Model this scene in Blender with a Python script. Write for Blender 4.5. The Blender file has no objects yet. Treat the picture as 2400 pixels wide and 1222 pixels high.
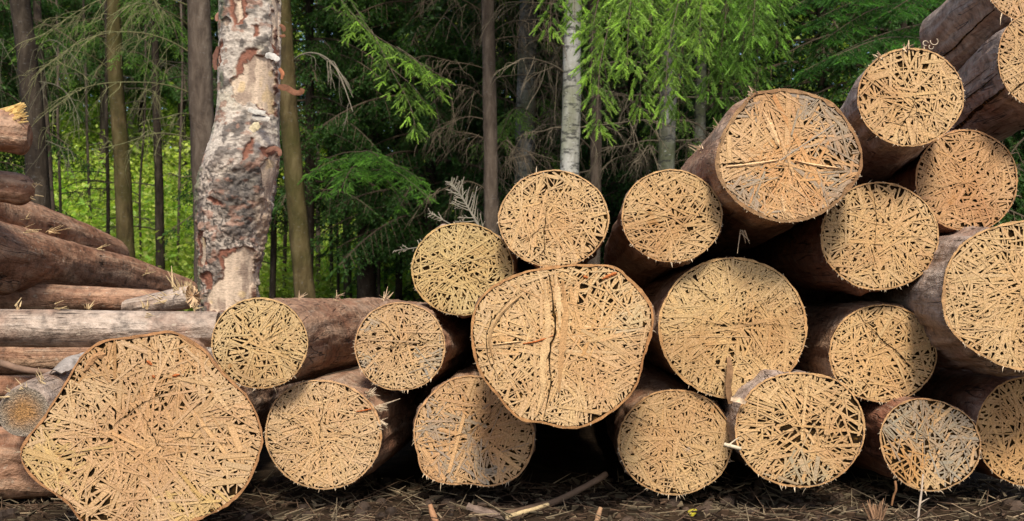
import bpy, math, random
import numpy as np
from mathutils import Vector, Matrix

SC = bpy.context.scene
COL = SC.collection
R = math.radians

# ------------------------------------------------------------------ camera, sky, sun, exposure
CAM_D, CAM_H, PXM, HOR = 3.5, 0.66, 741.0, 700.0       # distance to the pile, eye height, source px per metre at the pile, horizon row
cam = bpy.data.cameras.new('camera')
cam.sensor_width = 36.0
cam.lens = 36.0 * CAM_D / (2400.0 / PXM)
cam.shift_y = (HOR - 611.0) / 2400.0
cam.clip_start, cam.clip_end = 0.05, 500.0
cam.dof.use_dof = True
cam.dof.focus_distance = 3.45
cam.dof.aperture_fstop = 8.0
camo = bpy.data.objects.new('camera', cam)
COL.objects.link(camo)
camo.location = (0.0, -CAM_D, CAM_H)
camo.rotation_euler = (R(90), 0, 0)
SC.camera = camo

SUN_EL, SUN_AZ = 50.0, 178.0
w = bpy.data.worlds.new('World')
SC.world = w
w.use_nodes = True
nt = w.node_tree
nt.nodes.clear()
sky = nt.nodes.new('ShaderNodeTexSky')
sky.sky_type = 'NISHITA'
sky.sun_disc = False
sky.sun_elevation = R(SUN_EL)
sky.sun_rotation = R(SUN_AZ)
sky.dust_density = 2.5
bg = nt.nodes.new('ShaderNodeBackground')
bg.inputs['Strength'].default_value = 0.14
wo = nt.nodes.new('ShaderNodeOutputWorld')
nt.links.new(sky.outputs[0], bg.inputs[0])
nt.links.new(bg.outputs[0], wo.inputs[0])

sun = bpy.data.lights.new('sun', 'SUN')
sun.energy = 3.6
sun.angle = R(11.0)
sun.color = (1.0, 0.93, 0.80)
suno = bpy.data.objects.new('sun', sun)
COL.objects.link(suno)
_s = Vector((math.sin(R(SUN_AZ)) * math.cos(R(SUN_EL)), math.cos(R(SUN_AZ)) * math.cos(R(SUN_EL)), math.sin(R(SUN_EL))))
suno.rotation_euler = _s.to_track_quat('Z', 'Y').to_euler()
suno.location = (0, -6, 12)

SC.view_settings.view_transform = 'Standard'
SC.view_settings.look = 'None'
SC.view_settings.exposure = 0.30
SC.view_settings.gamma = 1.0
SC.view_settings.use_curve_mapping = False
SC.cycles.max_bounces = 5
SC.cycles.diffuse_bounces = 3
SC.cycles.transmission_bounces = 3
SC.cycles.caustics_reflective = False
SC.cycles.caustics_refractive = False


# ------------------------------------------------------------------ helpers
def scl(Y):
    return (CAM_D + Y) / (PXM * CAM_D)           # metres per source pixel at depth Y


def W(px, py, Y=0.0):
    s = scl(Y)
    return np.array([(px - 1200.0) * s, Y, CAM_H - (py - HOR) * s])


def hash3(i, j, k, seed):
    h = (i.astype(np.int64) * 374761393 + j.astype(np.int64) * 668265263 + k.astype(np.int64) * 2147483647 + seed * 974711) & 0xFFFFFFFF
    h = ((h ^ (h >> 13)) * 1274126177) & 0xFFFFFFFF
    h = h ^ (h >> 16)
    return (h & 0xFFFF) / 65535.0


def vnoise(p, seed=0):
    p = np.asarray(p, float)
    i = np.floor(p).astype(np.int64)
    f = p - i
    f = f * f * (3 - 2 * f)
    out = 0
    for a in (0, 1):
        for b in (0, 1):
            for c in (0, 1):
                wgt = (f[..., 0] if a else 1 - f[..., 0]) * (f[..., 1] if b else 1 - f[..., 1]) * (f[..., 2] if c else 1 - f[..., 2])
                out = out + wgt * hash3(i[..., 0] + a, i[..., 1] + b, i[..., 2] + c, seed)
    return out * 2 - 1


def fbm(p, seed=0, octv=3):
    p = np.asarray(p, float)
    o, a, s = 0, 1.0, 0
    for k in range(octv):
        o = o + a * vnoise(p * (2 ** k), seed + k * 17)
        s += a
        a *= 0.5
    return o / s


class MB:
    """collects verts / faces (tris and quads), a material index per face and a colour per vertex"""
    def __init__(self):
        self.v, self.f, self.m, self.c, self.uv = [], [], [], [], []
        self.n = 0

    def add(self, V, F, mat=0, col=(1, 1, 1), uv=None):
        V = np.asarray(V, float).reshape(-1, 3)
        F = np.asarray(F, np.int64)
        if len(F) == 0:
            return
        self.v.append(V)
        self.f.append(F + self.n)
        self.m.append(np.full(len(F), mat, np.int32))
        c = np.asarray(col, float)
        if c.ndim == 1:
            c = np.tile(c, (len(V), 1))
        self.c.append(c)
        self.uv.append(np.zeros((len(V), 2)) if uv is None else np.asarray(uv, float))
        self.n += len(V)

    def mesh(self, name, mats, smooth=False):
        me = bpy.data.meshes.new(name)
        V = np.concatenate(self.v)
        me.vertices.add(len(V))
        me.vertices.foreach_set('co', V.astype(np.float32).ravel())
        idx = np.concatenate([f.ravel() for f in self.f])
        cnt = np.concatenate([np.full(len(f), f.shape[1], np.int64) for f in self.f])
        st = np.concatenate([[0], np.cumsum(cnt)[:-1]])
        me.loops.add(len(idx))
        me.loops.foreach_set('vertex_index', idx.astype(np.int32))
        me.polygons.add(len(cnt))
        me.polygons.foreach_set('loop_start', st.astype(np.int32))
        me.polygons.foreach_set('loop_total', cnt.astype(np.int32))
        me.polygons.foreach_set('material_index', np.concatenate(self.m))
        me.polygons.foreach_set('use_smooth', np.full(len(cnt), smooth))
        at = me.color_attributes.new('tint', 'FLOAT_COLOR', 'POINT')
        C = np.ones((len(V), 4), np.float32)
        C[:, :3] = np.concatenate(self.c)
        at.data.foreach_set('color', C.ravel())
        uvl = me.uv_layers.new(name='across')
        U = np.concatenate(self.uv)[idx]
        uvl.data.foreach_set('uv', U.astype(np.float32).ravel())
        for m in mats:
            me.materials.append(m)
        me.update(calc_edges=True)
        me.validate()
        return me

    def build(self, name, mats, parent=None, loc=None, smooth=False, **tags):
        if not isinstance(mats, (list, tuple)):
            mats = [mats]
        o = bpy.data.objects.new(name, self.mesh(name, mats, smooth))
        COL.objects.link(o)
        if parent is not None:
            o.parent = parent
        if loc is not None:
            o.location = tuple(loc)
        for k, v in tags.items():
            o[k] = v
        return o


def thing(name, label, cat, loc, group=None):
    o = bpy.data.objects.new(name, None)
    o.empty_display_size = 0.1
    COL.objects.link(o)
    o.location = tuple(loc)
    o['label'] = label
    o['category'] = cat
    if group:
        o['group'] = group
    return o


def norm(v):
    v = np.asarray(v, float)
    return v / (np.linalg.norm(v, axis=-1, keepdims=True) + 1e-12)


def frames(P):
    """side and normal vectors along a polyline"""
    T = norm(np.gradient(P, axis=0))
    ref = np.array([0, 0, 1.0]) if abs(T[0][2]) < 0.8 else np.array([0, -1.0, 0])
    S = norm(np.cross(T, ref))
    N = np.cross(S, T)
    return T, S, N


def tube(mb, P, r, n=6, mat=0, col=(1, 1, 1), jitter=0.0, seed=0, cap=True, freq=6.0):
    P = np.asarray(P, float)
    r = np.broadcast_to(np.asarray(r, float), (len(P),))
    T, S, N = frames(P)
    th = np.linspace(0, 2 * math.pi, n, endpoint=False)
    ring = S[:, None, :] * np.cos(th)[None, :, None] + N[:, None, :] * np.sin(th)[None, :, None]
    rr = np.repeat(r[:, None], n, 1)
    V = P[:, None, :] + ring * rr[..., None]
    if jitter:
        V = V + ring * (rr * jitter * fbm(V * freq, seed, 3))[..., None]
    k = len(P)
    ii, jj = np.meshgrid(np.arange(k - 1), np.arange(n), indexing='ij')
    a = ii * n + jj
    b = ii * n + (jj + 1) % n
    F = np.stack([a, b, b + n, a + n], -1).reshape(-1, 4)
    V = V.reshape(-1, 3)
    mb.add(V, F, mat, col)
    if cap:
        for e, o in ((0, 0), (k - 1, (k - 1) * n)):
            VV = np.concatenate([V[o:o + n], P[e:e + 1]])
            j = np.arange(n)
            mb.add(VV, np.stack([j, (j + 1) % n, np.full(n, n)], -1), mat, col)
    return V


def polyline(ctrl, n):
    ctrl = np.asarray(ctrl, float)
    t = np.linspace(0, len(ctrl) - 1, n)
    out = np.zeros((n, ctrl.shape[1]))
    for k, tt in enumerate(t):
        i = min(int(tt), len(ctrl) - 2)
        f = tt - i
        p0, p1, p2, p3 = ctrl[max(i - 1, 0)], ctrl[i], ctrl[i + 1], ctrl[min(i + 2, len(ctrl) - 1)]
        out[k] = 0.5 * (2 * p1 + (p2 - p0) * f + (2 * p0 - 5 * p1 + 4 * p2 - p3) * f * f + (3 * p1 - p0 - 3 * p2 + p3) * f ** 3)
    return out


# ------------------------------------------------------------------ materials
def new_mat(name):
    m = bpy.data.materials.new(name)
    m.use_nodes = True
    t = m.node_tree
    b = t.nodes['Principled BSDF']
    return m, t, b


def N(t, kind, **kw):
    n = t.nodes.new(kind)
    for k, v in kw.items():
        if hasattr(n, k):
            setattr(n, k, v)
        else:
            n.inputs[k].default_value = v
    return n


def ramp(t, src, stops):
    r = t.nodes.new('ShaderNodeValToRGB')
    e = r.color_ramp.elements
    while len(e) < len(stops):
        e.new(0.5)
    for k, (p, c) in enumerate(stops):
        e[k].position = p
        e[k].color = c if len(c) == 4 else (*c, 1)
    t.links.new(src, r.inputs[0])
    return r.outputs[0]


def g(v):
    return (v, v, v)


def mix(t, a, b, f, mode='MIX'):
    n = t.nodes.new('ShaderNodeMix')
    n.data_type = 'RGBA'
    n.blend_type = mode
    for s, x in ((n.inputs['Factor'], f), (n.inputs['A'], a), (n.inputs['B'], b)):
        if hasattr(x, 'node'):
            t.links.new(x, s)
        elif isinstance(x, (int, float)):
            s.default_value = x
        else:
            s.default_value = (*x, 1) if len(x) == 3 else x
    return n.outputs['Result']


def mth(t, op, a, b=0.0, clamp=False):
    n = t.nodes.new('ShaderNodeMath')
    n.operation = op
    n.use_clamp = clamp
    for s, x in ((n.inputs[0], a), (n.inputs[1], b)):
        if hasattr(x, 'node'):
            t.links.new(x, s)
        else:
            s.default_value = x
    return n.outputs[0]


def coords(t, scale=(1, 1, 1), rnd=True):
    tc = t.nodes.new('ShaderNodeTexCoord')
    mp = t.nodes.new('ShaderNodeMapping')
    mp.inputs['Scale'].default_value = scale
    t.links.new(tc.outputs['Object'], mp.inputs[0])
    if rnd:
        oi = t.nodes.new('ShaderNodeObjectInfo')
        mu = mth(t, 'MULTIPLY', oi.outputs['Random'], 37.0)
        cb = t.nodes.new('ShaderNodeCombineXYZ')
        for k in range(3):
            t.links.new(mu, cb.inputs[k])
        t.links.new(cb.outputs[0], mp.inputs['Location'])
    return mp.outputs[0]


def noise(t, co, scale, detail=3.0, rough=0.55, dist=0.0):
    n = N(t, 'ShaderNodeTexNoise')
    n.inputs['Scale'].default_value = scale
    n.inputs['Detail'].default_value = detail
    n.inputs['Roughness'].default_value = rough
    n.inputs['Distortion'].default_value = dist
    t.links.new(co, n.inputs['Vector'])
    return n.outputs['Fac']


def bump(t, b, h, strength=0.5, dist=0.01):
    n = t.nodes.new('ShaderNodeBump')
    n.inputs['Strength'].default_value = strength
    n.inputs['Distance'].default_value = dist
    t.links.new(h, n.inputs['Height'])
    t.links.new(n.outputs[0], b.inputs['Normal'])


def mat_cut_wood():
    m, t, b = new_mat('sawn_wood')
    oi = t.nodes.new('ShaderNodeObjectInfo')
    at = N(t, 'ShaderNodeVertexColor')
    at.layer_name = 'tint'
    co = coords(t)
    cor = coords(t, rnd=False)
    # growth rings round the pith (object origin), faint and wavy
    wv = N(t, 'ShaderNodeTexWave')
    wv.wave_type = 'RINGS'
    wv.rings_direction = 'Y'
    wv.inputs['Scale'].default_value = 34.0
    wv.inputs['Distortion'].default_value = 2.2
    wv.inputs['Detail'].default_value = 2.0
    wv.inputs['Detail Scale'].default_value = 0.6
    t.links.new(cor, wv.inputs['Vector'])
    ring = ramp(t, wv.outputs['Fac'], [(0.0, g(0.90)), (0.5, g(1.0)), (1.0, g(1.02))])
    big = ramp(t, noise(t, co, 4.5, 3), [(0.3, (0.49, 0.30, 0.165)), (0.5, (0.58, 0.395, 0.230)), (0.72, (0.62, 0.435, 0.255))])
    c = mix(t, big, oi.outputs['Color'], 1.0, 'MULTIPLY')
    c = mix(t, c, at.outputs['Color'], 1.0, 'MULTIPLY')
    c = mix(t, c, ring, 0.8, 'MULTIPLY')
    # sawdust grain
    fine = noise(t, co, 210.0, 3, 0.7)
    c = mix(t, c, ramp(t, fine, [(0.3, g(0.55)), (0.48, g(0.95)), (0.62, g(1.05)), (0.75, g(1.5))]), 0.85, 'MULTIPLY')
    # grey weathering
    gn = noise(t, co, 7.0, 4, 0.65)
    al = mth(t, 'ADD', gn, mth(t, 'SUBTRACT', oi.outputs['Alpha'], 1.0))
    gf = ramp(t, al, [(0.03, g(0)), (0.13, g(0.78))])
    c = mix(t, c, (0.33, 0.305, 0.28), gf)
    # orange / ochre stains
    st = ramp(t, noise(t, co, 13.0, 3, 0.6), [(0.66, g(0)), (0.74, g(0.55))])
    c = mix(t, c, (0.36, 0.15, 0.035), st)
    # darker ochre borders of each fibre
    uv = N(t, 'ShaderNodeUVMap')
    uv.uv_map = 'across'
    sx = t.nodes.new('ShaderNodeSeparateXYZ')
    t.links.new(uv.outputs[0], sx.inputs[0])
    ed = mth(t, 'ABSOLUTE', mth(t, 'SUBTRACT', sx.outputs[0], 0.5))
    c = mix(t, c, (0.30, 0.165, 0.045), ramp(t, ed, [(0.36, g(0)), (0.48, g(0.62))]))
    t.links.new(c, b.inputs['Base Color'])
    b.inputs['Roughness'].default_value = 0.75
    b.inputs['Specular IOR Level'].default_value = 0.25
    hh = mth(t, 'ADD', fine, mth(t, 'MULTIPLY', wv.outputs['Fac'], 0.10))
    bump(t, b, hh, 0.55, 0.004)
    return m


def mat_gap():
    m, t, b = new_mat('dark_wood_gap')
    co = coords(t)
    c = ramp(t, noise(t, co, 55.0, 2), [(0.40, (0.010, 0.006, 0.003)), (0.58, (0.034, 0.018, 0.006)), (0.74, (0.20, 0.10, 0.025))])
    t.links.new(c, b.inputs['Base Color'])
    b.inputs['Roughness'].default_value = 0.95
    b.inputs['Specular IOR Level'].default_value = 0.05
    return m


def mat_log(name, c0, c1, c2, fleck=0.5, along='Y'):
    """debarked or thin-barked log: streaks along the log, pale scrapes, dark checks"""
    m, t, b = new_mat(name)
    sc = (1, 0.16, 1) if along == 'Y' else (0.16, 1, 1)
    co = coords(t, sc)
    co1 = coords(t)
    ck = coords(t, (1, 0.05, 1) if along == 'Y' else (0.05, 1, 1))
    a = noise(t, co, 16.0, 5, 0.62, 0.6)
    c = ramp(t, a, [(0.30, c0), (0.50, c1), (0.70, c2)])
    bigp = noise(t, co1, 3.4, 4, 0.65)
    c = mix(t, c, mix(t, c0, (0.30, 0.11, 0.05), 0.35), ramp(t, bigp, [(0.50, g(0)), (0.66, g(0.75))]))
    mot = noise(t, co1, 26.0, 4, 0.7)
    c = mix(t, c, ramp(t, mot, [(0.30, g(0.35)), (0.5, g(1.0)), (0.72, g(1.5))]), 0.9, 'MULTIPLY')
    sc2 = noise(t, coords(t, (1, 0.10, 1) if along == 'Y' else (0.10, 1, 1)), 60.0, 3, 0.6)
    c = mix(t, c, (0.40, 0.30, 0.22), ramp(t, sc2, [(0.60, g(0)), (0.72, g(0.6))]))
    fl = noise(t, co1, 44.0, 2, 0.5)
    c = mix(t, c, (0.46, 0.38, 0.29), ramp(t, fl, [(0.66, g(0)), (0.73, g(fleck))]))
    crk = noise(t, ck, 30.0, 2, 0.4)
    cm = ramp(t, mth(t, 'ABSOLUTE', mth(t, 'SUBTRACT', crk, 0.5)), [(0.0, g(0.85)), (0.012, g(0))])
    cm2 = mth(t, 'MULTIPLY', cm, ramp(t, noise(t, co1, 5.0, 2), [(0.5, g(0)), (0.6, g(1))]))
    c = mix(t, c, (0.02, 0.012, 0.008), cm2)
    t.links.new(c, b.inputs['Base Color'])
    b.inputs['Roughness'].default_value = 0.62
    b.inputs['Specular IOR Level'].default_value = 0.35
    h = mth(t, 'ADD', mth(t, 'MULTIPLY', a, 0.8), mth(t, 'SUBTRACT', mth(t, 'MULTIPLY', mot, 0.6), mth(t, 'MULTIPLY', cm2, 0.8)))
    bump(t, b, h, 1.0, 0.02)
    return m


def mat_tint(name, rough=0.8, spec=0.2, ns=60.0, lo=0.65, hi=1.3, bmp=0.3, bd=0.004, stretch=(1, 1, 1)):
    """vertex tint broken up by noise"""
    m, t, b = new_mat(name)
    at = N(t, 'ShaderNodeVertexColor')
    at.layer_name = 'tint'
    co = coords(t, stretch)
    n_ = noise(t, co, ns, 4, 0.65)
    c = mix(t, at.outputs['Color'], ramp(t, n_, [(0.28, g(lo)), (0.5, g(1)), (0.75, g(hi))]), 1.0, 'MULTIPLY')
    t.links.new(c, b.inputs['Base Color'])
    b.inputs['Roughness'].default_value = rough
    b.inputs['Specular IOR Level'].default_value = spec
    if bmp:
        bump(t, b, n_, bmp, bd)
    return m


def mat_leaf(name, trans=0.4, rough=0.55):
    m, t, b = new_mat(name)
    at = N(t, 'ShaderNodeVertexColor')
    at.layer_name = 'tint'
    t.links.new(at.outputs['Color'], b.inputs['Base Color'])
    b.inputs['Roughness'].default_value = rough
    b.inputs['Specular IOR Level'].default_value = 0.3
    tr = N(t, 'ShaderNodeBsdfTranslucent')
    t.links.new(mix(t, at.outputs['Color'], (1.15, 1.25, 0.6), 1.0, 'MULTIPLY'), tr.inputs['Color'])
    ms = N(t, 'ShaderNodeMixShader')
    ms.inputs[0].default_value = trans
    t.links.new(b.outputs[0], ms.inputs[1])
    t.links.new(tr.outputs[0], ms.inputs[2])
    t.links.new(ms.outputs[0], t.nodes['Material Output'].inputs['Surface'])
    return m


def mat_bark(name, c0, c1, c2, moss=None, s=9.0, pale=0.0):
    m, t, b = new_mat(name)
    co = coords(t, (1, 1, 0.35))
    a = noise(t, co, s, 5, 0.68, 0.4)
    c = ramp(t, a, [(0.30, c0), (0.5, c1), (0.70, c2)])
    if moss:
        c = mix(t, c, moss, ramp(t, noise(t, coords(t), 1.6, 4, 0.6), [(0.42, g(0)), (0.62, g(0.7))]))
    sp = noise(t, coords(t, (1, 1, 2.5)), 22.0, 3, 0.6)
    c = mix(t, c, g(0.55 if pale else 0.28), ramp(t, sp, [(0.62, g(0)), (0.70, g(0.2 + pale))]))
    if pale:
        c = mix(t, c, g(0.03), ramp(t, noise(t, coords(t, (1, 1, 3.0)), 7.0, 4, 0.7), [(0.52, g(0)), (0.60, g(0.8))]))
    t.links.new(c, b.inputs['Base Color'])
    b.inputs['Roughness'].default_value = 0.85
    b.inputs['Specular IOR Level'].default_value = 0.15
    bump(t, b, a, 0.9, 0.03)
    return m


def mat_soil():
    m, t, b = new_mat('forest_soil')
    co = coords(t, rnd=False)
    a = noise(t, co, 6.0, 6, 0.7)
    c = ramp(t, a, [(0.3, (0.014, 0.009, 0.006)), (0.5, (0.042, 0.027, 0.016)), (0.72, (0.095, 0.062, 0.036))])
    t.links.new(c, b.inputs['Base Color'])
    b.inputs['Roughness'].default_value = 0.95
    b.inputs['Specular IOR Level'].default_value = 0.1
    bump(t, b, noise(t, co, 40.0, 5, 0.7), 0.8, 0.03)
    return m


def mat_old_cut():
    m, t, b = new_mat('weathered_cut')
    tc = t.nodes.new('ShaderNodeTexCoord')
    sx = t.nodes.new('ShaderNodeSeparateXYZ')
    t.links.new(tc.outputs['Object'], sx.inputs[0])
    rr = mth(t, 'SQRT', mth(t, 'ADD', mth(t, 'POWER', sx.outputs[1], 2.0), mth(t, 'POWER', sx.outputs[2], 2.0)))
    co = coords(t)
    n1 = noise(t, co, 22.0, 5, 0.7)
    v = mth(t, 'ADD', mth(t, 'MULTIPLY', rr, 10.0), mth(t, 'MULTIPLY', n1, 0.55))
    c = ramp(t, v, [(0.45, (0.42, 0.22, 0.08)), (0.68, (0.36, 0.22, 0.12)), (0.85, (0.30, 0.22, 0.145)), (1.0, (0.33, 0.265, 0.20))])
    n2 = noise(t, co, 150.0, 3, 0.75)
    c = mix(t, c, ramp(t, n2, [(0.3, g(0.35)), (0.5, g(1)), (0.7, g(1.9))]), 0.9, 'MULTIPLY')
    t.links.new(c, b.inputs['Base Color'])
    b.inputs['Roughness'].default_value = 0.9
    bump(t, b, mth(t, 'ADD', n2, n1), 1.0, 0.012)
    return m


GREY = (0.56, 0.77, 1.18)
ORANGE = (1.0, 0.90, 0.78)

M = {
    'old_cut': mat_old_cut(),
    'cut': mat_cut_wood(), 'gap': mat_gap(),
    'log_brown': mat_log('brown_log', (0.18, 0.085, 0.050), (0.31, 0.185, 0.115), (0.44, 0.31, 0.22)),
    'log_grey': mat_log('grey_log', (0.20, 0.135, 0.105), (0.34, 0.26, 0.215), (0.46, 0.385, 0.33), 0.5),
    'log_red': mat_log('reddish_log', (0.14, 0.055, 0.032), (0.25, 0.115, 0.07), (0.34, 0.21, 0.15), 0.35),
    'pole_brown': mat_log('brown_pole', (0.17, 0.076, 0.040), (0.31, 0.168, 0.100), (0.45, 0.30, 0.195), 0.6, 'X'),
    'pole_grey': mat_log('grey_pole', (0.19, 0.125, 0.09), (0.34, 0.258, 0.20), (0.48, 0.39, 0.32), 0.6, 'X'),
    'splinter': mat_tint('splinter_wood', ns=90.0),
    'litter': mat_tint('ground_litter', ns=40.0, lo=0.5),
    'birch': mat_tint('old_birch_bark', rough=0.75, spec=0.25, ns=80.0, lo=0.60, hi=1.28, bmp=0.45, bd=0.006, stretch=(1, 1, 2.2)),
    'needle': mat_leaf('spruce_needles', 0.42, 0.6),
    'leaf': mat_leaf('broad_leaves', 0.5, 0.36),
    'twig': mat_tint('twig_bark', ns=30.0),
    'bark_brown': mat_bark('spruce_bark', (0.040, 0.029, 0.022), (0.090, 0.067, 0.050), (0.16, 0.125, 0.095)),
    'bark_olive': mat_bark('mossy_bark', (0.035, 0.026, 0.012), (0.085, 0.062, 0.026), (0.15, 0.115, 0.055), (0.055, 0.052, 0.014)),
    'bark_dark': mat_bark('dark_bark', (0.014, 0.010, 0.008), (0.035, 0.026, 0.018), (0.075, 0.058, 0.042)),
    'bark_birch': mat_bark('pale_birch_bark', (0.16, 0.15, 0.12), (0.34, 0.33, 0.29), (0.50, 0.49, 0.45), (0.15, 0.17, 0.07), 6.0, 0.5),
    'bark_grey': mat_bark('grey_bark', (0.06, 0.055, 0.048), (0.14, 0.13, 0.115), (0.27, 0.26, 0.24), (0.085, 0.10, 0.04), 7.0, 0.25),
    'soil': mat_soil(),
}


# ------------------------------------------------------------------ ground
def ground_z(x, y):
    x = np.asarray(x, float)
    y = np.asarray(y, float)
    p = np.stack([x, y, 0 * x], -1)
    near = 0.025 * fbm(p * 3.1, 5, 3) + 0.012 * fbm(p * 11.0, 9, 2)
    far = 0.12 * fbm(p * 0.35, 3, 3)
    k = np.clip((y - 3.0) / 6.0, 0, 1)
    return near * (1 - k) + far * k + 0.010 * np.clip(y - 6.0, 0, 60) - 0.01


def make_ground():
    mb = MB()
    def axis(lim, fine, n):
        t = np.linspace(-1, 1, n)
        return np.sign(t) * (np.abs(t) ** 2.6) * lim + t * fine
    xs = axis(120, 2.5, 240)
    ys = axis(120, 2.5, 240)
    X, Y = np.meshgrid(xs, ys, indexing='ij')
    V = np.stack([X, Y, ground_z(X, Y)], -1).reshape(-1, 3)
    n = len(ys)
    ii, jj = np.meshgrid(np.arange(len(xs) - 1), np.arange(n - 1), indexing='ij')
    a = ii * n + jj
    mb.add(V, np.stack([a, a + n, a + n + 1, a + 1], -1).reshape(-1, 4))
    mb.build('ground', M['soil'], smooth=True, kind='structure')


make_ground()


# ------------------------------------------------------------------ cut logs, seen end on
TH = np.linspace(0, 2 * math.pi, 112, endpoint=False)


def polar(points, c, Y, seed):
    s = scl(Y)
    P = (np.asarray(points, float) - np.asarray(c, float)) * s
    ang = np.arctan2(-P[:, 1], P[:, 0]) % (2 * math.pi)
    rad = np.hypot(P[:, 0], P[:, 1])
    o = np.argsort(ang)
    r = np.interp(TH, ang[o], rad[o], period=2 * math.pi)
    k = np.array([1, 2, 3, 2, 1.0])
    k /= k.sum()
    r = sum(np.roll(r, d - 2) * k[d] for d in range(5))
    return r


def ell(cx, cy, rx, ry, rot=0.0, seed=0, lump=0.022):
    th = np.linspace(0, 2 * math.pi, 72, endpoint=False)
    p = np.stack([np.cos(th) * 1.7, np.sin(th) * 1.7, 0 * th + seed * 3.3], -1)
    k = 1 + lump * fbm(p, seed, 3) * 1.6
    x, y = rx * np.cos(th) * k, ry * np.sin(th) * k
    a = R(rot)
    return np.stack([cx + x * math.cos(a) - y * math.sin(a), cy + x * math.sin(a) + y * math.cos(a)], -1)


def inside_run(px, pz, rf):
    th = np.arctan2(pz, px) % (2 * math.pi)
    return np.hypot(px, pz) < np.interp(th, TH, rf, period=2 * math.pi)


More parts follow.
